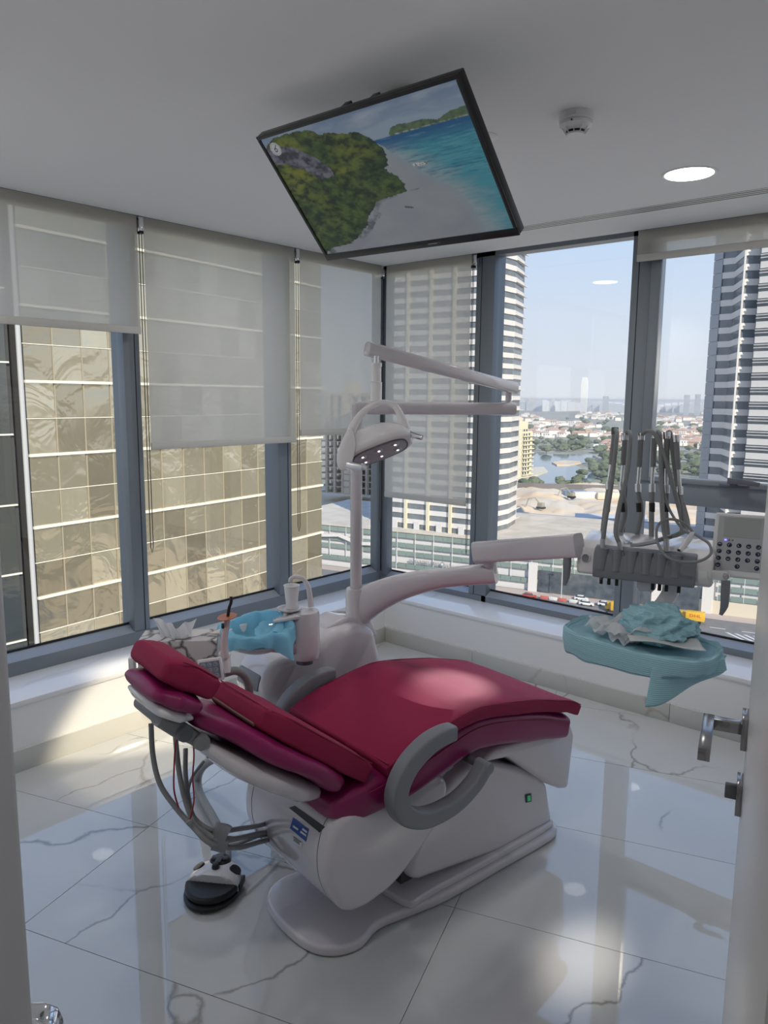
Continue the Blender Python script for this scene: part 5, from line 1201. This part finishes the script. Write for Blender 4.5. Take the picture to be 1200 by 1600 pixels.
# ---- striped towers
def stripes(name, label, pts, zb, zt, fl, glassm, dark_frac, ledge_edges=(), pillars=(), rail_edges=(), fins=()):
    t = thing(name, label, 'tower', pts[0]); n = len(pts); c = sum(pts, Vector()) / n
    inner = [p + (c - p).normalized() * .35 for p in pts]
    obj('glass_core', G().prism([Vector((p.x, p.y, zb)) for p in inner], (0, 0, zt - zb)), glassm, t)
    z = zb; nf = int((zt - zb) / fl)
    for k in range(nf):
        a = zb + k * fl + fl * dark_frac
        obj('spandrel', G().prism([Vector((p.x, p.y, a)) for p in pts], (0, 0, fl * (1 - dark_frac))), spand, t)
        for i in ledge_edges:
            p, q = pts[i], pts[(i + 1) % n]; dn_ = Vector((q.y - p.y, p.x - q.x, 0)).normalized()
            if dn_.dot(p - c) < 0: dn_ = -dn_
            obj('ledge', G().prism([Vector((v.x, v.y, a + .2)) for v in (p, q, q + dn_ * .9 + (q - p).normalized() * 2.6, p + dn_ * .3)], (0, 0, .22)), spand, t)
        for i in rail_edges:
            p, q = pts[i], pts[(i + 1) % n]; dn_ = Vector((q.y - p.y, p.x - q.x, 0)).normalized()
            if dn_.dot(p - c) < 0: dn_ = -dn_
            for zz in (.25, .62):
                obj('rail', G().prism([Vector((v.x, v.y, a - fl * dark_frac * zz)) for v in (p, q, q + dn_ * .5, p + dn_ * .5)], (0, 0, .22)), spand, t)
    for (i, f_) in pillars:
        p, q = pts[i], pts[(i + 1) % n]; m_ = p.lerp(q, f_); e_ = (q - p).normalized(); dn_ = Vector((e_.y, -e_.x, 0)); dn_ = dn_ if dn_.dot(p - c) > 0 else -dn_
        obj('pillar', G().prism([Vector((v.x, v.y, zb)) for v in (m_ - e_ * .5, m_ + e_ * .5, m_ + e_ * .5 + dn_ * .9, m_ - e_ * .5 + dn_ * .9)], (0, 0, zt - zb)), cream, t)
    for i in fins:
        p = pts[i]; dn_ = (p - c).normalized(); obj('corner_fin', G().prism([Vector((v.x, v.y, zb)) for v in (p, p + dn_ * .5, p + dn_ * .5 + Vector((-dn_.y, dn_.x, 0)) * .5, p + Vector((-dn_.y, dn_.x, 0)) * .5)], (0, 0, zt - zb)), spand, t)
    return t
def base(px, py): return P(px, py, 2, PZ_)
tp = [base(602, 822), base(742, 838), base(760, 829), base(777, 831), base(794, 826.5), base(806, 818)]
bk = Vector((tp[5].x, tp[5].y, 0)); bdir = Vector((bk.x, bk.y, 0)).normalized()
tp += [tp[5] + bdir * 20, tp[0] + Vector((tp[0].x, tp[0].y, 0)).normalized() * 20 + (tp[1] - tp[0]).normalized() * 2]
winglass_l = mat('grey_window_band', (.115, .14, .165), .25, spec=.7, var=(.4, (.16, .18, .20)))
T1 = stripes('striped_tower', 'tower with white and dark stripes standing on the podium left of the middle window', tp, PZ_, 78, 3.62, winglass_l, .54, ledge_edges=(4,), pillars=((0, .245), (0, .495), (0, .74)))
for f_ in (.12, .37, .62, .86):
    m_ = tp[0].lerp(tp[1], f_); e_ = (tp[1] - tp[0]).normalized(); dn_ = Vector((e_.y, -e_.x, 0)); dn_ = dn_ if dn_.dot(-m_) > 0 else -dn_
    obj('roof_door', G().cbox(m_ + dn_ * .4 + UP * 1.4, (1.0, .3, 1.4), Matrix((e_, dn_, UP)).transposed()), conc_l, T1)
t2 = [AZ(x_, d_ * 1.27, PZ_) for x_, d_ in ((1102, 220), (1115, 217), (1133, 216), (1147, 205), (1171, 206), (1172, 203), (1235, 200))]
d2 = Vector((t2[0].x, t2[0].y, 0)).normalized(); t2 += [t2[6] + d2 * 40, t2[0] + d2 * 34]
T2 = stripes('zigzag_tower', 'tall striped tower with a zigzag front at the right edge of the view', t2, PZ_, 88, 4.34, winglass_l, .56, rail_edges=(5,), fins=(3,))
T2['label'] = 'tall zigzag-fronted tower with white and dark stripes, seen through the rightmost window'
for k in range(30):   # light panels on its leftmost face
    z = PZ_ + k * 4.34; p, q = t2[0], t2[1]; e_ = (q - p).normalized(); dn_ = Vector((e_.y, -e_.x, 0)); dn_ = dn_ if dn_.dot(-p) > 0 else -dn_
    obj('panel', G().prism([Vector((v.x, v.y, z + .08)) for v in (p, q, q + dn_ * .25, p + dn_ * .25)], (0, 0, 4.1)), mat('grey_panel', (.30, .33, .37), .4), T2)
# dark low roofs behind the podium
rb = obj('grey_roof', G().prism([P(790, 812, 2, -50), P(900, 822, 2, -50), P(1120, 838, 2, -50), P(1120, 826, 2, -50), P(900, 812, 2, -50), P(790, 803, 2, -50)], (0, 0, 1.2)), mat('grey_roof', (.24, .28, .32), .7)); tag(rb, 'flat grey roof strip behind the podium roof', 'roof')
kiosk = thing('site_shed', 'long pale site shed at the near edge of the sand', 'shed', P(900, 822, 2, -52))
obj('shed_walls', G().prism([P(898, 824, 2, -56), P(1010, 828, 2, -56), P(1010, 818, 2, -56), P(898, 815, 2, -56)], (0, 0, 4)), conc_l, kiosk)
obj('shed_roof', G().prism([P(896, 819, 2, -52), P(1012, 823, 2, -52), P(1012, 813, 2, -52), P(896, 810, 2, -52)], (0, 0, .5)), mat('grey_roof', (.24, .28, .32), .7), kiosk)

# ---- cream apartment block by the lake
cb0 = GP_(808, 746); cx_ = (GP_(850, 742) - GP_(800, 747)).normalized(); cy_ = Vector((-cx_.y, cx_.x, 0))
cab = thing('apartment_block', 'cream stepped apartment block on the lake shore', 'apartment building', cb0)
RC = Matrix((cx_, cy_, UP)).transposed()
def cbx(name, x0, x1, y0, y1, z0, z1, m=cream, par=cab): return obj(name, G(Matrix.Translation(cb0) @ RC.to_4x4()).box((x0, y0, z0), (x1, y1, z1)), m, par)
cbx('wing', -22, -2, 0, 22, 0, 40); cbx('wing', -2, 9, -2, 20, 0, 44); cbx('wing', 9, 19, 1, 20, 0, 36); cbx('stair_tower', -6, 0, -3.5, 4, 0, 47); cbx('roof_pavilion', -12, -1, 4, 16, 40, 49)
for k in range(11):
    z = 2.2 + k * 3.4
    for x in (-20.5, -16.5, -12.5, -8.5, .5, 3.6, 6.6, 10.5, 14.0):
        if x > 9 and k > 9: continue
        f0 = -2.02 if 0 < x < 9 else (-.02 if x < -2 else .98)
        cbx('window', x, x + 1.7, f0 - .1, f0 + .1, z, z + 1.7, winglass)
    for x0_, x1_, f0 in ((-21, -15, -1.2), (2.5, 9.5, -3.4), (12, 20, -.4)):
        if k % 1 == 0 and k < 10: cbx('balcony', x0_, x1_, f0, f0 + 1.4, z - .9, z - .1)
# ---- villas, trees, far skyline: one object each
vr = random.Random(21)
villa_wall = mat('villa_wall', (.78, .75, .70), .9); villa_wall2 = mat('villa_wall_pink', (.52, .38, .30), .9); roof_red = mat('tile_roof', (.50, .33, .25), .9)
vms = []
for k, (m_, fl_) in enumerate(((villa_wall, False), (villa_wall2, True), (villa_wall, True))):
    bm = bmesh.new()
    def bxm(x0, x1, y0, y1, z0, z1, mi):
        vs = [bm.verts.new(v) for v in ((x0, y0, z0), (x1, y0, z0), (x1, y1, z0), (x0, y1, z0), (x0, y0, z1), (x1, y0, z1), (x1, y1, z1), (x0, y1, z1))]
        for f in ((0, 3, 2, 1), (4, 5, 6, 7), (0, 1, 5, 4), (1, 2, 6, 5), (2, 3, 7, 6), (3, 0, 4, 7)): bm.faces.new([vs[i] for i in f]).material_index = mi
    bxm(-7, 5, -6, 6, 0, 7, 0); bxm(5, 10, -4, 5, 0, 4, 0); bxm(-3, 3, -7.5, -6, 0, 4, 0)
    for x in (-5, -1.5, 2): bxm(x, x + 1.6, -6.1, -5.9, 4.4, 6, 2)
    if fl_:
        a = [bm.verts.new(v) for v in ((-7.8, -6.8, 7), (5.8, -6.8, 7), (5.8, 6.8, 7), (-7.8, 6.8, 7), (-3, 0, 9.6), (1.5, 0, 9.6))]
        for f in ((0, 1, 5, 4), (1, 2, 5), (2, 3, 4, 5), (3, 0, 4)): bm.faces.new([a[i] for i in f]).material_index = 1
    me = bpy.data.meshes.new('villa'); bm.to_mesh(me); bm.free(); me.materials.append(m_); me.materials.append(roof_red); me.materials.append(winglass); vms.append(me)
cnt = 0
def visible_px(px): return 760 < px < 1100
while cnt < 285:
    px = vr.uniform(800, 1108); py = 646 + 58 * vr.random() ** 1.25
    if px < 935 and py > 684: continue
    if 960 < px < 1010 and vr.random() < .5: continue
    bandg = noise.noise(Vector((px * .012, py * .09, 4)))
    if bandg > .18: continue
    p = GP_(px, py); o = bpy.data.objects.new('villa', vr.choice((vms + vms[:1] + vms[2:]) if py > 672 else vms[:1] + vms[2:])); COL.objects.link(o)
    k = 1.0 if py > 665 else 1.35
    o.location = p; o.rotation_euler.z = vr.choice([0, .4, 1.57, 2]) + .2; o.scale = (k, k, k)
    tag(o, 'white or sand coloured villa among trees in the far quarter behind the lake', 'house', 'villas behind the lake'); cnt += 1
def tree_mesh(seed, R):
    bm = bmesh.new(); bmesh.ops.create_icosphere(bm, subdivisions=3, radius=1)
    for v in bm.verts:
        d_ = v.co.normalized(); k = 1 + .5 * noise.noise(d_ * 2.2 + Vector((seed, 0, 0))) + .25 * noise.noise(d_ * 5 + Vector((seed, 3, 0))); v.co = Vector((d_.x * R * k, d_.y * R * k, d_.z * R * .75 * k + R * 1.15))
    b0 = len(bm.verts); bmesh.ops.create_cone(bm, segments=6, radius1=R * .08, radius2=R * .05, depth=R * .9, matrix=Matrix.Translation((0, 0, R * .45)))
    me = bpy.data.meshes.new('tree'); bm.to_mesh(me); bm.free(); me.materials.append(leaf)
    for p in me.polygons: p.use_smooth = True
    return me
tms = [tree_mesh(k * 3.1, 5.5) for k in range(4)]
zones = [((800, 1008), (686, 708), 110), ((905, 1010), (716, 752), 60), ((800, 1000), (754, 763), 45), ((800, 1105), (652, 684), 40), ((1010, 1115), (700, 752), 42)]
for (xa, xb), (ya, yb), n_ in zones:
    for k in range(n_):
        px, py = vr.uniform(xa, xb), vr.uniform(ya, yb)
        if ya == 716 and (px < 925 and py < 742 and px < 900 + (py - 716)): px += 35
        o = bpy.data.objects.new('tree', vr.choice(tms)); COL.objects.link(o); o.location = GP_(px, py); s_ = vr.uniform(.45, .85) * (1.5 if py < 684 else 1) * (.6 if 753 < py < 764 else 1); o.scale = (s_ * 1.25, s_ * 1.25, s_); o.rotation_euler.z = vr.uniform(0, 6)
        tag(o, 'rounded dark green tree in the parkland around the lake', 'tree', 'trees around the lake')
sky_c = [mat('far_tower_grey', (.30, .34, .39), .7), mat('far_tower_cream', (.55, .50, .42), .8), mat('far_tower_white', (.62, .64, .66), .7)]
def far_tower(xa, xb, ytop, dist, m, label, crown=False):
    a, b = AZ(xa, dist), AZ(xb, dist); wv = (b - a); dpv = Vector((-wv.y, wv.x, 0)); hgt = P((xa + xb) / 2, ytop, 0, (a.x + b.x) / 2).z
    t = thing('far_tower', label, 'tower', a, 'towers on the far skyline')
    obj('shaft', G().prism([a, b, b + dpv * .8, a + dpv * .8], (0, 0, hgt - GZ)), m, t)
    if dist < 3600:
        n_ = 5
        for k in range(1, n_): 
            q = a.lerp(b, k / n_); obj('rib', G().prism([q, q + wv * .04, q + wv * .04 - dpv * .03, q - dpv * .03], (0, 0, hgt - GZ)), sky_c[2], t)
    if crown: obj('crown', G().prism([a + wv * .1 + UP * (hgt - GZ), b - wv * .1 + UP * (hgt - GZ), b - wv * .1 + dpv * .7 + UP * (hgt - GZ), a + wv * .1 + dpv * .7 + UP * (hgt - GZ)], (0, 0, (hgt - GZ) * .08)), sky_c[2], t)
    return t
far = [(809, 814, 629), (816, 820, 634), (826.5, 836, 623), (838, 846, 627), (848, 856, 625), (857, 862, 630), (862, 867, 623), (866, 871, 631), (871, 876, 627), (877, 882, 625), (884, 892, 625), (893, 905, 624), (919, 926, 636), (928, 934, 633), (952, 958, 636), (962, 975, 634), (1022, 1030, 636), (1040, 1052, 634), (1056, 1066, 637)]
for k, (xa, xb, yt) in enumerate(far):
    far_tower(xa, xb, yt, 3900 + 200 * (k % 4), sky_c[(k * 2 + (k > 5 and k < 10)) % 3], 'hazy block in the distant skyline beyond the villas')
far_tower(907.5, 918, 594, 3200, sky_c[2], 'tallest white tower on the distant skyline', True)
far_tower(942, 951.5, 619, 3300, sky_c[0], 'dark slab tower standing alone right of the tallest skyline tower')
far_tower(1069, 1078, 617, 3400, sky_c[0], 'left of the two unfinished towers near the right striped tower')
far_tower(1086, 1095, 616, 3400, sky_c[0], 'right of the two unfinished towers near the right striped tower')
hz_ = G()
for k in range(60):
    p = AZ(790 + k * 5.5, 4300 + 300 * math.sin(k * 3)); hz_.box((p.x - 60, p.y - 40, GZ), (p.x + 60, p.y + 40, GZ + 25 + 25 * abs(math.sin(k * 1.7))))
o = obj('low_city', hz_, sky_c[2]); o['kind'] = 'stuff'; tag(o, 'continuous low pale city blocks along the horizon', 'city blocks')

# ---- vehicles and street things
def vehicle(name, label, cat, px, py, length, m, van=False, rev=False, cargo=None):
    p = GP_(px, py); e_ = fd if not rev else -fd; M_ = Matrix((e_, Vector((-e_.y, e_.x, 0)), UP)).transposed().to_4x4(); M_.translation = p + Vector((0, 0, .02))
    t = thing(name, label, cat, M=M_); k = length / 4.5; w = .9 * (1.25 if van else 1)
    tyre = mat('tyre', (.02, .02, .02), .8)
    if not van:
        obj('body', G(M_).prism([Vector((x * k, -w, z)) for x, z in ((-2.2, .3), (2.2, .3), (2.25, .75), (1.3, .95), (-2.1, 1.0), (-2.25, .7))], M_.to_3x3() @ Vector((0, 2 * w, 0))), m, t, bevel=.06)
        obj('cabin', G(M_).prism([Vector((x * k, -w * .88, z)) for x, z in ((-1.9, .95), (1.2, .95), (.5, 1.45), (-1.4, 1.48))], M_.to_3x3() @ Vector((0, 1.76 * w, 0))), winglass, t, bevel=.05)
        obj('car_roof', G(M_).box((-1.4 * k, -w * .8, 1.44), (.5 * k, w * .8, 1.52)), m, t, bevel=.03)
    else:
        obj('cab', G(M_).prism([Vector((x, -1.05, z)) for x, z in ((1.6, .5), (3.4, .5), (3.4, 1.5), (2.9, 2.4), (1.6, 2.45))], M_.to_3x3() @ Vector((0, 2.1, 0))), m, t, bevel=.06)
        obj('windscreen', G(M_).prism([Vector((x, -.95, z)) for x, z in ((3.2, 1.6), (3.44, 1.6), (2.98, 2.35), (2.8, 2.35))], M_.to_3x3() @ Vector((0, 1.9, 0))), winglass, t)
        obj('cargo_box', G(M_).box((-3.4, -1.15, .9), (1.5, 1.15, 3.3)), cargo or m, t, bevel=.05)
    for x in ((-1.4 * k, 1.4 * k) if not van else (-2.2, 2.5)):
        for y in (-w + .05, w - .05):
            obj('wheel', G(M_).lathe([(0, -.1), (.34, -.1), (.34, .1), (0, .1)], (x, y, .33), (0, 1, 0), 14), tyre, t)
    return t, M_
whitecar = mat('white_car_paint', (.75, .75, .75), .25); yellow = mat('yellow_truck_paint', (.72, .42, .04), .4); redl = mat('red_lettering', (.50, .03, .02), .5)
vehicle('car', 'white car driving on the road below the middle window', 'car', 917, 946, 4.6, whitecar)
vehicle('car', 'white car parked close behind the first white car', 'car', 909, 938, 4.4, whitecar)
vehicle('car', 'white car further right, partly behind the window mullion', 'car', 946, 947, 4.4, whitecar)
vehicle('car', 'red car at the left end of the visible road', 'car', 828, 934, 4.6, mat('red_car_paint', (.42, .05, .04), .3))
vehicle('delivery_truck', 'yellow delivery truck half hidden behind the window mullion', 'truck', 963, 958, 6.8, yellow, True, True)
t, M_ = vehicle('delivery_truck', 'yellow box truck with red lettering on the road at the right', 'truck', 1080, 973, 6.8, yellow, True, True)
for sd_ in (-1, 1):
    lm_ = Matrix.Translation(Vector((-1.0, 1.18 * sd_, 2.3))) @ (Matrix.Rotation(math.radians(90), 4, 'X') if sd_ < 0 else Matrix.Rotation(math.pi, 4, 'Z') @ Matrix.Rotation(math.radians(90), 4, 'X'))
    text('lettering', 'DHL', 1.15, lm_, redl, t, .01, width=3.0)
pole_m = mat('lamp_post_grey', (.55, .56, .58), .5)
for lab, px, yb, yt in (('tall street lamp in front of the green glass building below the corner blind', 614, 905, 857), ('tall street lamp left of the instrument table arm', 872, 940, 885)):
    b0 = GP_(px, yb); b0 = fa + fd * (b0 - fa).dot(fd) + fn_ * 5
    hgt = 10.5; t = thing('street_lamp', lab, 'street lamp', b0)
    obj('post', G().lathe([(0, 0), (.14, 0), (.09, hgt), (0, hgt)], b0, UP, 10), pole_m, t, smooth=True)
    obj('lamp_head', G().cbox(b0 + UP * hgt + fd * .5, (.8, .2, .08), Matrix((fd, fn_, UP)).transposed()), pole_m, t)
red_b = mat('barrier_red', (.50, .12, .10), .6)
for k, s in enumerate((-8, -5.2, -2.4, 1, 14, 16.8, 19.6)):
    q = FP(s, 8.0, GZ); o = obj('road_barrier', G().cbox(q + UP * .5, (1.25, .25, .5), Matrix((fd, fn_, UP)).transposed()), red_b if k % 2 == 0 else lane, None, bevel=.08)
    tag(o, 'red plastic barrier along the road works' if k % 2 == 0 else 'white plastic barrier along the road works', 'barrier', 'red barriers at the road works' if k % 2 == 0 else 'white barriers at the road works')
for k, px in enumerate((845, 893)):
    q = P(px, 795 if k == 0 else 778, 2, GZ + 2); t = thing('excavator', 'excavator on the sand nearer to the striped tower' if k == 0 else 'excavator on the sand further right', 'excavator', q)
    om = mat('excavator_paint', (.30, .28, .22), .6)
    obj('tracks', G().cbox(q + UP * .6, (2.3, 1.6, .6)), black, t, bevel=.3); obj('cab', G().cbox(q + UP * 2.2, (1.6, 1.4, 1.1)), om, t, bevel=.1)
    obj('boom', G().tube([q + UP * 2.2, q + ux * -3.5 + UP * 6.2, q + ux * -7 + UP * 5.4], .35, 8), om, t); obj('stick', G().tube([q + ux * -7 + UP * 5.4, q + ux * -8.4 + UP * 1.4], .28, 8), om, t)
for k, (px, py, m_) in enumerate(((897, 776, winglass2), (912, 778, conc_l), (948, 779, beige_m))):
    q = P(px, py, 2, GZ + 1); o = obj('site_cabin', G().cbox(q + UP * 2, (7, 4, 2), Matrix((ux, uy, UP)).transposed()), m_, None, bevel=.1)
    tag(o, ('blue site cabin at the far edge of the sand', 'white site cabin beside the blue one', 'beige site cabin right of the white one')[k], 'cabin')

# ---- gold mirrored building at the left
def goldglass():
    m, t, out = nodes_mat('gold_mirror_glass')
    b = t.nodes.new('ShaderNodeBsdfPrincipled'); b.inputs['Metallic'].default_value = .85; b.inputs['Roughness'].default_value = .07
    oi = t.nodes.new('ShaderNodeObjectInfo'); r = t.nodes.new('ShaderNodeValToRGB')
    r.color_ramp.elements[0].color = (.40, .34, .235, 1); r.color_ramp.elements[1].color = (.80, .71, .52, 1)
    t.links.new(oi.outputs['Random'], r.inputs[0]); t.links.new(r.outputs[0], b.inputs['Base Color'])
    g = t.nodes.new('ShaderNodeNewGeometry'); n = t.nodes.new('ShaderNodeTexNoise'); n.inputs['Scale'].default_value = .35; n.inputs['Detail'].default_value = 3; n.inputs['Distortion'].default_value = 1.2
    t.links.new(g.outputs['Position'], n.inputs['Vector'])
    bp = t.nodes.new('ShaderNodeBump'); bp.inputs['Strength'].default_value = .6; bp.inputs['Distance'].default_value = .22
    t.links.new(n.outputs[0], bp.inputs['Height']); t.links.new(bp.outputs[0], b.inputs['Normal'])
    w = t.nodes.new('ShaderNodeTexNoise'); w.inputs['Scale'].default_value = 4
    mp = t.nodes.new('ShaderNodeMapping'); mp.inputs['Scale'].default_value = (1, 1, .05); t.links.new(g.outputs['Position'], mp.inputs[0]); t.links.new(mp.outputs[0], w.inputs['Vector'])
    mr = t.nodes.new('ShaderNodeMapRange'); mr.inputs[3].default_value = .02; mr.inputs[4].default_value = .26; t.links.new(w.outputs[0], mr.inputs[0]); t.links.new(mr.outputs[0], b.inputs['Roughness'])
    t.links.new(b.outputs[0], out.inputs[0]); return m
gold = goldglass()
goldf = mat('champagne_frame', (.85, .80, .66), .4); goldv = mat('bronze_frame', (.42, .37, .27), .4, .3)
darkmir = mat('dark_mirror_glass', (.16, .165, .15), .08, .85, bump=(.5, .5))
def gx(y): return -36.42 - .115 * (y - 13.9) - .012 * max(0, y - 24) ** 1.5
ys = [13.85, 15.5, 17.2, 18.9, 20.6, 22.3, 24.0, 25.7, 27.4, 29.1, 30.8, 32.5, 34.4, 36.4, 38.4]
zb3 = -5.33
gb = thing('mirror_glass_building', 'curved office building clad in gold mirror glass beyond the left windows', 'office building', (gx(20), 20, GZ))
levels = [zb3 + 1.9 * k for k in range(-5, 11)]
prg = random.Random(9)
for i in range(len(ys) - 1):
    a = Vector((gx(ys[i]), ys[i], 0)); b = Vector((gx(ys[i + 1]), ys[i + 1], 0)); d_ = (b - a).normalized(); nn = Vector((d_.y, -d_.x, 0))
    for z in levels:
        tl = nn * prg.uniform(-.012, .012); tz = nn * prg.uniform(-.012, .012)
        v = [a + d_ * .05 + UP * (z + .04) + tl, b - d_ * .05 + UP * (z + .04) - tl, b - d_ * .05 + UP * (z + 1.86) - tl + tz, a + d_ * .05 + UP * (z + 1.86) + tl + tz]
        obj('pane', G().prism(v, -nn * .03), gold, gb)
    if i: obj('vertical_frame', G().prism([a - d_ * .035 - nn * .03, a + d_ * .035 - nn * .03, a + d_ * .035 + nn * .04, a - d_ * .035 + nn * .04], (0, 0, levels[-1] - levels[0] + 1.9)).v and (lambda g: g)(G().prism([a - d_ * .035 - nn * .03 + UP * levels[0], a + d_ * .035 - nn * .03 + UP * levels[0], a + d_ * .035 + nn * .04 + UP * levels[0], a - d_ * .035 + nn * .04 + UP * levels[0]], (0, 0, levels[-1] - levels[0] + 1.9))), goldv, gb)
for k, z in enumerate(levels):
    w_ = .070 if k % 2 == 1 else .022; dpp = .16 if k % 2 == 1 else .06
    g = G(); 
    for i in range(len(ys) - 1):
        a = Vector((gx(ys[i]), ys[i], z)); b = Vector((gx(ys[i + 1]), ys[i + 1], z)); d_ = (b - a).normalized(); nn = Vector((d_.y, -d_.x, 0)); nn = nn if nn.x > 0 else -nn
        g.prism([a - UP * w_, b - UP * w_, b + nn * dpp - UP * w_, a + nn * dpp - UP * w_], (0, 0, 2 * w_))
    obj('floor_line', g, goldf, gb)
bkp = [Vector((gx(y) - .25, y, levels[0])) for y in ys]; obj('core', G().prism(bkp + [Vector((-60, 38.4, levels[0])), Vector((-60, 13.8, levels[0]))], (0, 0, levels[-1] - levels[0] + 1.9)), mat('dark_core', (.05, .05, .05), .9), gb)
obj('corner_column', G().lathe([(.13, 0), (.13, 34)], (-36.38, 13.68, levels[0]), UP, 16), mat('grey_column', (.45, .46, .47), .4), gb, smooth=True)
db = thing('dark_glass_wing', 'dark mirrored glass wing at the far left edge, beside the gold building', 'office building', (-36.5, 8, GZ))
for i in range(6):
    for k in range(9):
        y0_, z0_ = 3.4 + i * 1.62, -14.9 + k * 3.62; tl = prg.uniform(-.02, .02)
        obj('pane', G().prism([Vector((-36.6 + tl, y0_ + .03, z0_ + .04)), Vector((-36.6 - tl, y0_ + 1.59, z0_ + .04)), Vector((-36.6 - tl, y0_ + 1.59, z0_ + 3.58)), Vector((-36.6 + tl, y0_ + .03, z0_ + 3.58))], (-.03, 0, 0)), darkmir, db)
obj('core', G().box((-60, 3.3, -15), (-36.7, 13.3, 18)), MATS['dark_core'], db)
g = G()
for k in range(10): g.box((-36.62, 3.3, -14.9 + k * 3.62 - .04), (-36.5, 13.2, -14.9 + k * 3.62 + .04))
obj('floor_line', g, goldf, db)

# ---- unfinished concrete tower and site behind the left corner
ct = thing('unfinished_tower', 'unfinished brown concrete tower seen beside the lamp pole through the corner window', 'building', AZ(540, 420))
a_, b_ = AZ(498, 430), AZ(600, 410); dv_ = (b_ - a_); dp_ = Vector((-dv_.y, dv_.x, 0)).normalized() * 30
brownc = mat('raw_concrete', (.42, .35, .27), .9, var=(.1, (.52, .45, .36)))
for k in range(16):
    z = -52 + k * 3.6; obj('floor_slab', G().prism([Vector((v.x, v.y, z)) for v in (a_, b_, b_ + dp_, a_ + dp_)], (0, 0, .5)), brownc, ct)
for k in range(9):
    for r_ in (.02, .5):
        q = a_.lerp(b_, k / 8) + dp_ * r_; obj('concrete_column', G().cbox(Vector((q.x, q.y, -24)), (.8, .8, 28)), brownc, ct)
q = a_.lerp(b_, .38); obj('lift_core', G().prism([Vector((v.x, v.y, -52)) for v in (q, q + dv_ * .12, q + dv_ * .12 + dp_ * .4, q + dp_ * .4)], (0, 0, 62)), mat('pale_core', (.62, .52, .40), .9), ct)
flatpoly('sand_field', [(420, 800), (600, 800), (600, 768), (420, 768)], GZ - .2, 3, sand_m)
rf = flatpoly('blue_roof', [(420, 832), (598, 828), (598, 800), (420, 800)], -50, 1, mat('blue_grey_roof', (.30, .36, .42), .6), False); tag(rf, 'blue grey roof between the sand and the green glass building, left of the corner', 'roof')
# towers in the direction the mirror glass faces, out of view, seen only as reflections
for k, (dx, dy) in enumerate(((270, -130), (330, -40), (420, -190))):
    t = T1.copy(); COL.objects.link(t); t.matrix_basis = Matrix.Translation(Vector((dx, dy, -15))); t['label'] = 'striped tower out of view, mirrored in the gold glass'; t['group'] = 'towers mirrored in the gold glass'
    for ch in T1.children:
        c = ch.copy(); COL.objects.link(c); c.parent = t

# haze over the distance
hm = bpy.data.materials.new('haze'); hm.use_nodes = True; tt_ = hm.node_tree; tt_.nodes.clear(); ou = tt_.nodes.new('ShaderNodeOutputMaterial'); vs_ = tt_.nodes.new('ShaderNodeVolumeScatter')
vs_.inputs['Color'].default_value = (1, 1, 1, 1); vs_.inputs['Density'].default_value = .0002; vs_.inputs['Anisotropy'].default_value = .2; tt_.links.new(vs_.outputs[0], ou.inputs['Volume'])
hb_ = obj('haze', G().box((-6000, 300, GZ - 1), (2500, 6000, 4)), hm); hb_['kind'] = 'stuff'; tag(hb_, 'thin dusty haze over the distant city', 'haze')
